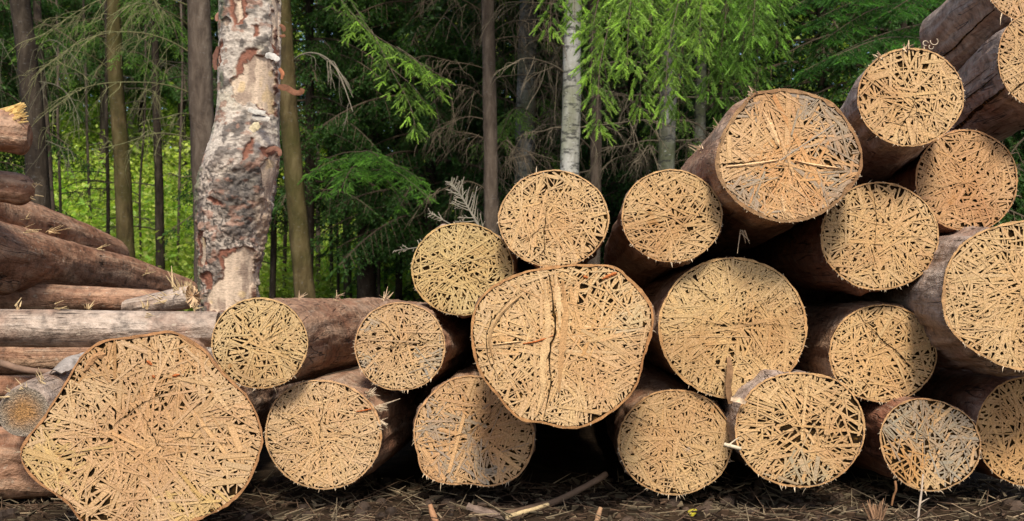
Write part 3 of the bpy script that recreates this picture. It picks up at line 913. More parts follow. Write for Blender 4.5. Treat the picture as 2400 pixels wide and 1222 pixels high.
def blade(mb, p, d, L, wd, th, col, mat=0):
    """one tapering sliver of wood, four sided"""
    d = norm(d)
    s = norm(np.cross(d, [0.13, 0.9, 0.4]))
    u = np.cross(s, d)
    p = np.asarray(p, float)
    q = [p + s * wd + u * th, p - s * wd + u * th, p - s * wd - u * th, p + s * wd - u * th]
    e = p + d * L
    e = [e + s * wd * .35 + u * th * .5, e - s * wd * .1 + u * th * .5, e - s * wd * .1 - u * th * .5, e + s * wd * .35 - u * th * .5]
    mb.add(q + e, [[0, 1, 5, 4], [1, 2, 6, 5], [2, 3, 7, 6], [3, 0, 4, 7], [4, 5, 6, 7], [3, 2, 1, 0]], mat, col)


def inv_pts(o, P):
    o_m = Matrix.Translation(o.location) @ o.rotation_euler.to_matrix().to_4x4()
    m = np.array(o_m.inverted())
    P = np.asarray(P, float)
    return P @ m[:3, :3].T + m[:3, 3]


def splinters(o, spots, seed, col=(0.66, 0.49, 0.27), name='splinter', size=1.0):
    """tufts of torn pale wood on a log; each tuft one mesh. spots: world point, lean, count, length"""
    for k, (p, lean, cnt, ln) in enumerate(spots):
        rng = np.random.default_rng(seed * 31 + k)
        mb = MB()
        lp = inv_pts(o, [p, np.asarray(p) + np.asarray(lean, float)])
        dd = lp[1] - lp[0]
        for i in range(cnt):
            d = norm(dd) + rng.normal(0, 0.45, 3)
            blade(mb, lp[0] + rng.normal(0, 0.006, 3) * size, d, ln * math.exp(rng.normal(-0.3, 0.4)), 0.0022 * size * rng.uniform(0.6, 1.6), 0.0008 * size, np.array(col) * rng.uniform(0.7, 1.2))
        mb.build(name, M['splinter'], o)


def px_r(px, Y):
    return px * scl(Y)


g1 = pole('lying_log', 'straight grey log lying level behind the biggest log end', W(-260, 772, 0.55), W(512, 768, 0.62), px_r(45, .55), px_r(43, .62), 'pole_grey', 3, 0.004, 0.05)
splinters(g1, [(W(40, 722, .55), (0.3, -.2, 1), 5, .03), (W(205, 724, .58), (0.4, -.2, 1), 8, .03), (W(345, 724, .6), (0.5, -.3, 1), 7, .03), (W(455, 727, .6), (0.2, -.3, 1), 8, .025),
               (W(345, 740, .56), (1, -.4, .2), 4, .035), (W(130, 722, .57), (1, -.2, .15), 4, .05)], 3)
b1 = pole('lying_log', 'thick brown log sloping down toward the base of the birch trunk', W(-330, 528, 0.45), W(452, 697, 3.1), px_r(108, .45), px_r(33, 3.1), 'pole_brown', 5, 0.010, 0.10, 'chewed',
          knots=((0.30, 250, 0.10, 0.030), (0.17, 200, 0.16, 0.035), (0.55, 60, .09, .02)))
splinters(b1, [(W(62, 536, .75), (1, -.3, .3), 5, .06), (W(230, 585, 1.4), (1, -.3, .4), 5, .05), (W(340, 640, 2.0), (1, -.3, .4), 6, .06)], 5)
b2 = pole('lying_log', 'thinner brown log sloping down behind the thick sloping one', W(-200, 428, 0.9), W(277, 606, 2.9), px_r(66, .9), px_r(34, 2.9), 'pole_brown', 8, 0.008, 0.09, 'chewed')
splinters(b2, [(W(115, 545, 1.7), (1, -.3, .35), 8, .09), (W(60, 515, 1.5), (1, -.3, .1), 4, .05)], 8)
b3 = pole('lying_log', 'short brown log end with a blunt rounded tip, above the sloping logs', W(-330, 405, 0.7), W(82, 446, 0.95), px_r(44, .7), px_r(35, .95), 'pole_brown', 11, 0.004, 0.07, 'chewed',
          knots=((0.93, 300, 0.06, 0.012),))
splinters(b3, [(W(78, 432, .92), (1, -.2, .1), 4, .03), (W(76, 463, .92), (1, -.2, -.2), 6, .03)], 11)
b4 = pole('broken_log', 'broken log end with bright yellow torn wood, highest at the left edge', W(-330, 300, 0.7), W(70, 312, 0.8), px_r(56, .7), px_r(43, .8), 'pole_brown', 14, 0.004, 0.16, 'chewed', n=48,
          knots=((0.97, 290, 0.07, 0.035), (0.9, 60, .05, -.02), (0.95, 10, .03, -.02)))
mb = MB()
rng = np.random.default_rng(77)
for k in range(26):
    u = k / 25.0
    p = W(-12 + 50 * rng.random(), 268 + 26 * (1 - u) - 8 * u, 0.745 + 0.05 * rng.random())
    tip = W(44 + 30 * (1 - u) * rng.random() + 14 * u + rng.normal(0, 4), 282 - 42 * u + rng.normal(0, 3), 0.73 + 0.07 * rng.random())
    lp = inv_pts(b4, [p, tip])
    blade(mb, lp[0], lp[1] - lp[0], float(np.linalg.norm(lp[1] - lp[0])), 0.0065, 0.004, np.array([0.80, 0.56, 0.22]) * rng.uniform(0.75, 1.15))
mb.build('torn_wood', M['splinter'], b4)
shadow_fill = pole('lying_log', 'added log filling the dark shadow under the thick sloping log, above the level grey one', W(-320, 690, 1.35), W(390, 706, 1.5), px_r(40, 1.35), px_r(26, 1.5), 'pole_brown', 37, 0.004, 0.06, 'chewed')  # extra log, added to fill the dark shadow between the two logs
d1 = pole('lying_log', 'dark shaded log tucked under the straight grey log', W(-300, 838, 0.8), W(330, 836, 0.95), px_r(42, .8), px_r(40, .95), 'pole_brown', 17, 0.004, 0.06)
d2 = pole('lying_log', 'small brown log under the thin bent stick at the left edge', W(-300, 915, 0.35), W(120, 908, 0.75), px_r(34, .35), px_r(30, .75), 'pole_brown', 19, 0.004, 0.06, 'chewed')
d3 = pole('lying_log', 'reddish brown log lowest at the left edge, under the short grey log', W(-330, 1080, -0.02), W(240, 1085, 0.25), px_r(92, -.02), px_r(80, .25), 'pole_brown', 23, 0.004, 0.12, 'chewed')
d4 = pole('lying_log', 'grey stubby log with a rough orange sawn face toward the viewer', W(222, 868, 0.75), W(56, 966, -0.10), px_r(46, .7), px_r(63, -.1), 'pole_grey', 29, 0.0, 0.06, 'sawn', facecol=(0.80, 0.64, 0.46), grey=0.52)
splinters(d4, [(W(100, 896, -.02), (-.2, -.4, 1), 8, .035), (W(60, 908, -.1), (-.6, -.5, 1), 8, .03), (W(30, 925, -.1), (-.8, -.5, .6), 8, .03)], 29)
st = pole('broken_stump', 'splintered broken log stump between the thick sloping log and the birch trunk', W(300, 725, 0.95), W(452, 694, 0.85), px_r(22, .9), px_r(27, .85), 'pole_grey', 31, 0.0, 0.14, 'broken', grey=0.3)
splinters(st, [(W(420, 680, .84), (-.45, -.1, 1), 9, .055), (W(410, 678, .84), (-.75, 0, 1), 4, .10), (W(440, 680, .84), (.2, -.1, 1), 12, .04), (W(385, 705, .84), (-1, -.2, .5), 5, .05), (W(432, 690, .83), (-.2, -.5, .6), 12, .035)], 31, size=1.5)


def curved_sheet(name, label, cat, ctrl, width, mat, seed, curl=0.4, tint=(0.2, 0.16, 0.13), under=None, n=26, m=8, group=None, up=(0, 0, 1), thick=0.004):
    """ragged strip of bark or wood with real thickness"""
    rng = np.random.default_rng(seed)
    C = polyline(ctrl, n)
    o = C[0].copy()
    T = norm(np.gradient(C, axis=0))
    S = norm(np.cross(T, up))
    Nn = np.cross(S, T)
    t = np.linspace(0, 1, n)
    wd = width * (0.55 + 0.45 * np.sin(math.pi * np.clip(t * 0.85 + 0.12, 0, 1))) * (1 + 0.35 * fbm(np.stack([t * 6, 0 * t, 0 * t + seed], -1), seed, 3))
    v = np.linspace(-1, 1, m)
    P = C[:, None] + S[:, None] * (v[None, :, None] * wd[:, None, None] * 0.5) - Nn[:, None] * (curl * v[None, :, None] ** 2 * wd[:, None, None] * 0.5)
    P = P + Nn[:, None] * (0.10 * width * fbm(P * 60, seed, 2))[..., None] - o
    Q = P - Nn[:, None] * thick
    ii, jj = np.meshgrid(np.arange(n - 1), np.arange(m - 1), indexing='ij')
    a = ii * m + jj
    F = np.stack([a, a + m, a + m + 1, a + 1], -1).reshape(-1, 4)
    mb = MB()
    col = np.array(tint)[None] * (1 + 0.5 * fbm(P.reshape(-1, 3) * 45, seed + 5, 3))[:, None]
    mb.add(P.reshape(-1, 3), F, 0, col)
    mb.add(Q.reshape(-1, 3), F[:, ::-1], 0, np.array(under or tint)[None] * (1 + 0.5 * fbm(P.reshape(-1, 3) * 45, seed + 6, 3))[:, None])
    per = np.concatenate([np.arange(m), np.arange(1, n) * m + m - 1, (n - 1) * m + np.arange(m - 2, -1, -1), np.arange(n - 2, 0, -1) * m])
    k = len(per)
    j = np.arange(k)
    mb.add(np.concatenate([P.reshape(-1, 3)[per], Q.reshape(-1, 3)[per]]), np.stack([(j + 1) % k, j, j + k, (j + 1) % k + k], -1), 0, np.tile(np.array(under or tint), (2 * k, 1)))
    ob = mb.build(name, M[mat], None, loc=o)
    if label:
        ob['label'], ob['category'] = label, cat
        if group:
            ob['group'] = group
    return ob


curved_sheet('bark_flap', 'grey slab of bark lying on the stubby grey log', 'bark', [W(128, 868, .12), W(165, 838, .22), W(205, 824, .34), W(245, 800, .45)], 0.065, 'litter', 4, 0.5, (0.30, 0.26, 0.23), (0.10, 0.07, 0.05))


def stick(name, label, cat, ctrl, r0, r1, tint, seed, side=(), group=None, n=26, mat='twig'):
    P = polyline(ctrl, n)
    o = P[0].copy()
    mb = MB()
    rr = np.linspace(r0, r1, n)
    tube(mb, P - o, rr, 8, 0, tint, 0.25, seed, freq=40)
    for (t, d, L, r) in side:
        k = int(t * (n - 1))
        d = norm(d)
        q = np.stack([P[k] - o + d * L * u + np.array([0, 0, -0.12 * L * u * u]) for u in np.linspace(0, 1, 8)])
        tube(mb, q, np.linspace(r, r * .4, 8), 6, 0, tint, 0.2, seed + 1, freq=40)
    ob = mb.build(name, M[mat], None, loc=o, smooth=True)
    ob['label'], ob['category'] = label, cat
    if group:
        ob['group'] = group
    return ob


stick('bent_stick', 'thin bent brown stick lying between the dark log and the small brown log', 'stick', [W(-120, 825, .3), W(0, 852, .32), (W(50, 866, .3)), W(105, 872, .25), W(150, 876, .2)], .014, .009, (0.20, 0.125, 0.085), 3,
      [(0.85, (-.1, -.4, -.9), .05, .006)])

# ------------------------------------------------------------------ the old birch trunk
def poly_sd(px, py, poly):
    """signed distance in px to a polygon, negative inside"""
    poly = np.asarray(poly, float)
    d = np.full(px.shape, 1e9)
    ins = np.zeros(px.shape, bool)
    k = len(poly)
    for i in range(k):
        (x0, y0), (x1, y1) = poly[i], poly[(i + 1) % k]
        ex, ey = x1 - x0, y1 - y0
        t = np.clip(((px - x0) * ex + (py - y0) * ey) / (ex * ex + ey * ey + 1e-9), 0, 1)
        d = np.minimum(d, np.hypot(px - x0 - t * ex, py - y0 - t * ey))
        c = ((y0 > py) != (y1 > py)) & (px < (x1 - x0) * (py - y0) / (y1 - y0 + 1e-9) + x0)
        ins ^= c
    return np.where(ins, -d, d)


def lerp(a, b, f):
    return a * (1 - f[:, None]) + np.asarray(b)[None] * f[:, None]


def sstep(x, a, b):
    t = np.clip((x - a) / (b - a), 0, 1)
    return t * t * (3 - 2 * t)


def old_birch():
    Y = 1.25
    s = scl(Y)
    prof = [(-140, 520, 660), (0, 515, 658), (100, 513, 657), (200, 512, 655), (270, 508, 653), (310, 500, 653), (345, 488, 655), (400, 471, 653), (450, 464, 641), (500, 463, 634), (550, 463, 622), (600, 466, 612),
            (650, 469, 606), (720, 471, 607), (860, 462, 618), (1000, 452, 632)]
    ys, xl, xr = [np.array(v, float) for v in zip(*prof)]
    o = thing('birch_tree', 'old flaking birch trunk with pale bare wood patches, standing behind the level grey log', 'tree', W(537, 998, Y))
    org = np.array(o.location)
    nz, n = 620, 220
    py = np.linspace(-140, 1000, nz)
    hw = np.interp(py, ys, (xr - xl) / 2)
    xc = np.interp(py, ys, (xr + xl) / 2)
    k = np.hanning(21)
    k /= k.sum()
    sm = lambda a: np.convolve(np.pad(a, 10, mode='edge'), k, 'valid')
    hw, xc = sm(hw), sm(xc)
    th = np.linspace(0, 2 * math.pi, n, endpoint=False)
    PX = xc[:, None] + hw[:, None] * np.cos(th)[None]
    PY = np.repeat(py[:, None], n, 1)
    back = np.sin(th)[None] > 0                     # away from the camera
    C = np.stack([np.repeat(np.cos(th)[None], nz, 0) * hw[:, None], np.repeat(np.sin(th)[None], nz, 0) * hw[:, None], PY], -1)   # px units
    f1 = fbm(C / 26.0, 3, 4)
    f2 = fbm(C / np.array([10.0, 10.0, 9.0]), 8, 4)
    f3 = fbm(C / np.array([26.0, 26.0, 8.0]), 12, 4)
    f4 = fbm(C / 60.0, 21, 3)
    jx = PX + 12 * f1 + 5 * f2
    jy = PY + 12 * fbm(C / 24.0, 31, 4) + 4 * f2
    off = np.where(back, 300.0, 0.0)
    wood_polys = [[(590, 165), (612, 140), (650, 145), (653, 278), (628, 272), (602, 245), (582, 262), (560, 250), (562, 195), (585, 190)],
                  [(562, 600), (585, 580), (608, 592), (606, 730), (512, 735), (498, 690), (515, 668), (536, 655), (545, 612)],
                  [(628, 400), (655, 358), (655, 430), (634, 474)],
                  [(566, 18), (577, 16), (586, 62), (572, 70)], [(536, 62), (552, 60), (552, 84), (540, 80)],
                  [(476, 560), (494, 556), (493, 616), (480, 622)], [(646, -150), (664, -150), (658, 120), (648, 110)]]
    red_polys = [[(575, 150), (600, 128), (622, 128), (600, 165), (582, 190), (575, 200), (568, 190)],
                 [(604, 72), (618, 70), (622, 100), (612, 100)], [(555, 10), (590, 10), (592, 72), (560, 78)],
                 [(508, 470), (540, 480), (545, 490), (515, 490)], [(470, 548), (498, 545), (498, 622), (472, 622)],
                 [(536, 590), (575, 585), (560, 610), (540, 640), (532, 620)], [(484, 640), (510, 640), (508, 680), (490, 680)],
                 [(620, 362), (640, 348), (656, 352), (655, 440), (650, 380)], [(600, 340), (612, 330), (608, 370), (590, 395)],
                 [(640, -150), (662, -150), (660, 150), (650, 140)], [(518, 110), (526, 100), (526, 160), (518, 165)]]
    dark_polys = [[(555, 415), (635, 395), (625, 470), (600, 560), (560, 560), (545, 490)], [(590, 10), (620, 20), (615, 60), (590, 55)], [(520, 40), (560, 30), (560, 55), (530, 60)],
                  [(575, 270), (600, 265), (605, 305), (580, 310)], [(505, 255), (528, 250), (530, 265), (508, 268)]]
    wd = np.min([poly_sd(jx + off, jy, p) for p in wood_polys], 0)
    rd = np.min([poly_sd(jx + off, jy, p) for p in red_polys], 0)
    dk = np.min([poly_sd(jx + off, jy, p) for p in dark_polys], 0)
    flat = lambda a: a.ravel()
    # bark: pale, silvery, with dark flakes and lenticels; greyer and rougher low down
    low = sstep(PY + 30 * f4, 330, 430)
    base = np.array([0.50, 0.43, 0.36])[None] * (1 + 0.28 * flat(f2))[:, None]
    base = lerp(base, (0.50, 0.44, 0.33), flat(sstep(f4, 0.1, 0.5) * 0.7))
    base = lerp(base, (0.15, 0.115, 0.095), flat(sstep(f3, 0.14, 0.34) * (1 - low * 0.6)) * 0.75)
    base = lerp(base, (0.075, 0.062, 0.055), flat(sstep(f1 + 0.35 * f2, 0.08, 0.34)) * 0.85)
    base = lerp(base, (0.30, 0.225, 0.175), flat(low * (0.45 + 0.5 * f1).clip(0, 1)))
    base = lerp(base, (0.035, 0.030, 0.028), flat(low * sstep(np.abs(f2 + 0.5 * f1), 0.20, 0.04)) * 0.85)
    base = lerp(base, (0.09, 0.07, 0.06), flat(low * sstep(fbm(C / 45.0, 63, 3), 0.0, 0.35)) * 0.6)
    base = lerp(base, (0.05, 0.045, 0.042), flat(sstep(-dk + 14 * f2, -4, 10)) * 0.7)
    base = lerp(base, (0.14, 0.16, 0.09), flat(sstep(0.5 - np.cos(th)[None] * 0.5 + 0.3 * f1, 0.88, 1.02)) * 0.55)
    base = lerp(base, (0.30, 0.165, 0.115), flat(sstep(fbm(C / np.array([20.0, 20.0, 12.0]), 91, 4), 0.16, 0.34)) * 0.7)
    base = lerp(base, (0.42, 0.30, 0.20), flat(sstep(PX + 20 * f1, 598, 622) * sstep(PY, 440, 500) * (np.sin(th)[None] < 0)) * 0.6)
    col = lerp(base, (0.235, 0.098, 0.062), flat(sstep(-rd, -2, 2.5)))
    col = lerp(col, (0.20, 0.085, 0.055), flat(sstep(-wd, -11 + 7, -1) * sstep(fbm(C / 40.0, 77, 2), -0.1, 0.1)))
    fw = fbm(C / np.array([9.0, 9.0, 120.0]), 41, 4)
    wood = np.array([0.56, 0.43, 0.315])[None] * (1 + 0.35 * flat(fw))[:, None]
    wood = lerp(wood, (0.28, 0.20, 0.15), flat(sstep(fbm(C / np.array([22.0, 22.0, 40.0]), 44, 3), 0.12, 0.38)) * 0.8)
    wood = lerp(wood, (0.66, 0.47, 0.22), flat(sstep(fbm(C / 30.0, 47, 2), 0.2, 0.4)) * 0.5)
    col = lerp(col, (0.03, 0.02, 0.016), flat(sstep(-wd, -3.5, 0) * sstep(-wd, 4, 1)) * 0.55)
    keep = flat(sstep(-wd, 0.0, 2.0))
    col = col * (1 - keep[:, None]) + wood * keep[:, None]
    disp = 6.5 * f1 * (0.45 + low) + 3.6 * f2 * (0.7 + 0.9 * low) + 1.6 * f3 * (1 - low)
    bare = np.maximum(sstep(-wd, -2, 2), 0.75 * sstep(-rd, -1, 2))
    disp = disp * (1 - bare * 0.9) - 6.0 * bare
    rad = 1 + disp / hw[:, None]
    X = (xc[:, None] + hw[:, None] * rad * np.cos(th)[None] - 1200) * s
    Yy = Y + hw[:, None] * rad * np.sin(th)[None] * s
    Z = CAM_H - (PY - HOR) * s
    V = np.stack([X, Yy, Z], -1).reshape(-1, 3) - org
    ii, jj = np.meshgrid(np.arange(nz - 1), np.arange(n), indexing='ij')
    a, b = ii * n + jj, ii * n + (jj + 1) % n
    mb = MB()
    mb.add(V, np.stack([a, a + n, b + n, b], -1).reshape(-1, 4), 0, col)
    mb.build('trunk', M['birch'], o, smooth=True)
    # loose curls and flaps of bark
    fl = [([(652, 202), (672, 206), (690, 216), (704, 216), (710, 208)], .030, (0.16, 0.07, 0.038), (0.20, 0.08, 0.04), 1, -0.10),
          ([(511, 110), (505, 130), (503, 150), (506, 164)], .022, (0.17, 0.08, 0.055), (0.3, 0.12, 0.07), 2, -0.06),
          ([(516, 30), (509, 38), (510, 50)], .020, (0.34, 0.17, 0.12), (0.3, 0.12, 0.07), 3, -0.05),
          ([(622, 128), (640, 132), (654, 142)], .030, (0.46, 0.43, 0.39), (0.22, 0.10, 0.06), 4, -0.16),
          ([(582, 256), (600, 262), (622, 264)], .024, (0.46, 0.43, 0.38), (0.25, 0.11, 0.07), 5, -0.165),
          ([(590, 272), (612, 276), (632, 280)], .026, (0.42, 0.38, 0.33), (0.25, 0.11, 0.07), 6, -0.16),
          ([(588, 306), (596, 298), (608, 292)], .040, (0.62, 0.52, 0.33), (0.5, 0.4, 0.25), 7, -0.19),
          ([(656, 58), (664, 64), (666, 74)], .018, (0.16, 0.07, 0.04), (0.3, 0.1, 0.04), 8, -0.03),
          ([(655, 84), (664, 84), (668, 82)], .015, (0.16, 0.072, 0.04), (0.3, 0.1, 0.04), 9, -0.03),
          ([(622, 356), (640, 347), (654, 352), (656, 366)], .022, (0.19, 0.09, 0.06), (0.3, 0.12, 0.07), 10, -0.09),
          ([(655, 160), (662, 172), (660, 186)], .016, (0.30, 0.12, 0.06), (0.3, 0.12, 0.07), 11, -0.05)]
    for pts, wdt, t1, t2, sd, dy in fl:
        m_ = curved_sheet('bark_curl', None, None, [W(x, y, Y + dy) for x, y in pts], wdt, 'litter', sd, 0.22, t1, t2, n=18, m=7, up=(0.2, -0.9, 0.35), thick=.0015)
        m_.location = Vector(m_.location) - Vector(o.location)
        m_.parent = o


old_birch()

# ------------------------------------------------------------------ loose wood on and under the pile
curved_sheet('wood_sliver', 'dark brown sliver of wood hanging over the bottom of the large round end', 'wood sliver', [W(1707, 838, -.03), W(1710, 870, -.035), W(1706, 905, -.03), W(1711, 945, -.02)], .019, 'litter', 12, 0.1, (0.30, 0.17, 0.085), None, up=(0, 1, 0), thick=.006)
stick('wood_chip', 'pale flat wood chip stuck between two bottom row log ends', 'wood chip', [W(1698, 1042, -.14), W(1716, 1047, -.15), W(1735, 1052, -.14)], .0062, .0055, (0.60, 0.50, 0.36), 5, [(0.3, (.7, .1, .6), .045, .003)], mat='splinter')
curved_sheet('wood_chip', 'broad pale chip lodged above the bottom row gap, under the hanging sliver', 'wood chip', [W(1714, 935, -.12), W(1732, 938, -.13), W(1746, 944, -.12)], .016, 'litter', 15, 0.2, (0.62, 0.45, 0.30), None, up=(0, 1, 0))
stick('upright_twig', 'thin pale forked twig upright before the half grey end', 'twig', [W(2150, 1235, -.17), W(2154, 1195, -.17), W(2160, 1150, -.16), W(2163, 1112, -.14)], .0042, .0026, (0.42, 0.33, 0.25), 7, [(0.45, (.7, -.1, .55), .035, .0028)])
curved_sheet('bark_piece', 'flat grey brown piece of bark lying on the litter below the flat bottomed end', 'bark', [W(1098, 1180, -.12), W(1130, 1190, -.13), W(1165, 1200, -.14), W(1200, 1214, -.13)], .052, 'litter', 21, 0.25, (0.19, 0.135, 0.105), None, thick=.008)
stick('fallen_branch', 'long bent branch with split pale wood, lying before the dark hollow', 'branch', [W(1170, 1212, -.12), W(1230, 1196, -.08), W(1300, 1176, -.02), W(1370, 1142, .05), W(1420, 1112, .12)], .013, .010, (0.15, 0.095, 0.06), 9)
stick('split_branch', 'pale split piece of wood against the long bent branch', 'branch', [W(1185, 1212, -.17), W(1230, 1200, -.14), W(1285, 1183, -.09)], .009, .006, (0.50, 0.37, 0.20), 10, mat='splinter')
curved_sheet('yellow_leaf', 'small yellow green leaf on the dark litter below the finely cracked end', 'leaf', [W(1616, 1204, -.12), W(1628, 1200, -.11), W(1640, 1203, -.10)], .020, 'litter', 25, 0.3, (0.42, 0.36, 0.03), None, n=10, m=5, up=(0, -1, .4), thick=.001)
stick('hanging_root', 'thin brown root hanging under the half grey bottom row end', 'root', [W(2098, 1128, -.02), W(2100, 1148, -.03), W(2094, 1165, -.03), W(2090, 1185, -.03)], .0045, .003, (0.22, 0.11, 0.05), 13)
stick('leaning_peg', 'short brown peg of wood leaning in the litter left of the yellow leaf', 'wood chip', [W(1398, 1235, -.19), W(1402, 1210, -.18), W(1408, 1190, -.17)], .011, .006, (0.34, 0.20, 0.11), 14, mat='splinter')
stick('leaning_peg', 'reddish peg of wood leaning in the litter left of the flat bark piece', 'wood chip', [W(1022, 1225, -.18), W(1014, 1205, -.17), W(1008, 1183, -.16)], .011, .007, (0.36, 0.19, 0.10), 16, mat='splinter')
mb = MB()
rng = np.random.default_rng(5)
base = W(2052, 1215, -.15)
for k in range(22):
    u = rng.uniform(-1, 1)
    blade(mb, np.array([u * .014, rng.normal(0, .008), -.01]), np.array([u * .45 + rng.normal(0, .1), rng.normal(0, .2), 1]), .065 * rng.uniform(.5, 1.1), .004 * rng.uniform(.5, 1.3), .0018, np.array([0.28, 0.16, 0.09]) * rng.uniform(.5, 1.4))
o = mb.build('torn_stub', M['splinter'], None, loc=base)
o['label'], o['category'] = 'frayed brown stub of torn wood standing in the litter left of the upright twig', 'stub'

TUFT = (0.58, 0.42, 0.27)
splinters(logA, [(W(700, 699, .05), (.8, -.3, .5), 6, .03), (W(790, 700, .3), (1, -.3, .35), 8, .035), (W(902, 702, .7), (.5, -.3, .8), 7, .045), (W(560, 712, -.1), (-.6, -.3, .6), 5, .02)], 51, TUFT)
splinters(logC, [(W(862, 925, -.03), (.6, -.5, .5), 22, .024), (W(884, 955, -.03), (.9, -.5, .1), 24, .024), (W(893, 990, -.03), (.9, -.5, -.5), 18, .028)], 54, (0.66, 0.52, 0.36))
splinters(logK, [(W(1764, 222, -.16), (-.6, -.3, .6), 12, .022), (W(1690, 305, -.02), (-.8, -.2, .6), 10, .03), (W(1738, 545, -.02), (.05, -.3, -1), 5, .04), (W(1640, 350, .1), (-.8, -.2, .6), 8, .03)], 52, TUFT)
splinters(logL, [(W(2120, 116, -.12), (.1, -.3, 1), 8, .025), (W(2060, 136, -.12), (-.3, -.3, 1), 7, .025)], 53, TUFT)
for k, (x, y, r_, a0) in enumerate([(2168, 104, .011, .4), (2182, 112, .008, 2.0), (2240, 180, .007, 1.0), (2190, 98, .013, 2.8)]):
    u = np.linspace(0, 4.6, 22)
    c_ = W(x, y, -.115) - np.array(logL.location)
    Pq = np.stack([c_[0] + r_ * np.cos(u + a0) * (1 - u * .1), c_[1] - u * .002, c_[2] + r_ * np.sin(u + a0) * (1 - u * .1)], -1)
    mb = MB()
    tube(mb, Pq, np.full(22, .0013), 5, 0, (0.62, 0.50, 0.36))
    mb.build('curled_shaving', M['splinter'], logL)

# two grey dead sprigs by the yellowish end
def dead_sprig(P0, P1, seed, L=0.16):
    rng = np.random.default_rng(seed)
    mb = MB()
    o_ = np.array(P0)
    ax = polyline([P0, (np.array(P0) + np.array(P1)) / 2 + rng.normal(0, .01, 3), P1], 20) - o_
    tube(mb, ax, np.linspace(.0042, .0018, 20), 5, 0, (0.20, 0.18, 0.14))
    D = norm(ax[-1] - ax[0])
    for i in range(3, 20):
        for sg in (-1, 1):
            if rng.random() < 0.25:
                continue
            d = norm(D * 0.75 + sg * np.cross(D, [0, 1, 0]) * rng.uniform(.6, 1.0) + rng.normal(0, .25, 3))
            l = L * 0.5 * (1.1 - i / 22) * rng.uniform(.4, 1)
            q = np.stack([ax[i] + d * l * u + np.array([0, 0, .15 * l * u * u]) for u in np.linspace(0, 1, 6)])
            tube(mb, q, np.linspace(.0024, .0013, 6), 4, 0, (0.22, 0.20, 0.15), cap=False)
            for k in range(3):
                e = q[2 + k] + norm(d + rng.normal(0, .6, 3)) * l * .3
                tube(mb, np.stack([q[2 + k], e]), [.0016, .001], 3, 0, (0.24, 0.21, 0.16), cap=False)
    return mb, o_


mb, o_ = dead_sprig(W(1160, 560, .30), W(925, 588, .42), 3)
m2, _ = dead_sprig(W(1125, 535, .34), W(1058, 428, .40), 4, .22)
for k in range(len(m2.v)):
    mb.add(m2.v[k] + (W(1125, 535, .34) - o_), m2.f[k] - sum(len(x) for x in m2.v[:k]), 0, m2.c[k])
m3, _ = dead_sprig(W(1150, 545, .34), W(1010, 500, .40), 6, .16)
for k in range(len(m3.v)):
    mb.add(m3.v[k] + (W(1150, 545, .34) - o_), m3.f[k] - sum(len(x) for x in m3.v[:k]), 0, m3.c[k])
o = mb.build('dead_sprig', M['twig'], None, loc=o_)
o['label'], o['category'] = 'bare grey spruce sprig spreading above the yellowish log end', 'twig'


def litter():
    rng = np.random.default_rng(12)
    mb = MB()
    cnt = 5200
    for k in range(cnt):
        x, y = rng.uniform(-1.9, 2.0), rng.uniform(-0.75, 0.55)
        z = float(ground_z(x, y)) + rng.uniform(0, .018)
        an = rng.uniform(0, math.pi)
        d = np.array([math.cos(an), math.sin(an), rng.normal(0, .22)])
        u = rng.random()
        if u < .60:
            c = np.array([0.085, 0.052, 0.032]) * rng.uniform(.35, 1.8)
        elif u < .92:
            c = np.array([0.19, 0.145, 0.09]) * rng.uniform(.5, 1.3)
        else:
            c = np.array([0.42, 0.31, 0.19]) * rng.uniform(.5, 1.2)
        v = rng.random()
        if v < .45:
            blade(mb, [x, y, z], d, rng.uniform(.02, .09), rng.uniform(.002, .0045), .0012, c)
        elif v < .75:
            blade(mb, [x, y, z], d, rng.uniform(.04, .17), rng.uniform(.001, .0022), .0012, c)
        else:
            blade(mb, [x, y, z], d, rng.uniform(.015, .05), rng.uniform(.005, .013), .0025, c * .8)
    # rotten clods
    for k in range(260):
        x, y = rng.uniform(-1.9, 2.0), rng.uniform(-0.6, 0.6)
        r_ = rng.uniform(.008, .028)
        th = np.linspace(0, 2 * math.pi, 7, endpoint=False)
        rings = [np.stack([np.cos(th) * r_ * q, np.sin(th) * r_ * q, 0 * th + h * r_], -1) for q, h in ((1, -.3), (.95, .35), (.5, .8))]
        V = np.concatenate(rings + [[[0, 0, r_ * .85]]])
        V = V * (1 + .35 * fbm(V * 70 + k, k, 2))[:, None] + [x, y, float(ground_z(x, y))]
        j = np.arange(7)
        F = np.concatenate([np.stack([j, (j + 1) % 7, (j + 1) % 7 + 7, j + 7], -1), np.stack([j + 7, (j + 1) % 7 + 7, (j + 1) % 7 + 14, j + 14], -1)])
        mb.add(V, F, 0, np.array([0.055, 0.036, 0.025]) * rng.uniform(.4, 1.5))
        mb.add(V[14:], np.stack([j, (j + 1) % 7, np.full(7, 7)], -1), 0, np.array([0.05, 0.034, 0.024]))
    mb.build('litter', M['litter'], None, kind='stuff')


litter()


# ------------------------------------------------------------------ forest: trunks, dead limbs, spruce boughs
def finger(nd, seed, wn=0.030):
    """one needled twig tip of unit length along +X"""
    rng = np.random.default_rng(seed)
    V, F = [], []
    for i in range(nd):
        t = (i + rng.random()) / nd
        a = rng.uniform(0, 2 * math.pi)
        fl = 0.85 if abs(math.cos(a)) > .5 else 0.55
        ln = 0.24 * (1.0 - 0.35 * t) * fl * rng.uniform(.8, 1.2)
        b = np.array([t * .93, 0, 0])
        tip = b + np.array([ln * 1.0, ln * math.cos(a), ln * math.sin(a) * .7])
        side = np.array([0, -math.sin(a), math.cos(a)]) * wn + np.array([wn * .7, 0, 0])
        k = len(V)
        V += [b - side, b + side, tip]
        F.append([k, k + 1, k + 2])
    return np.array(V), np.array(F)


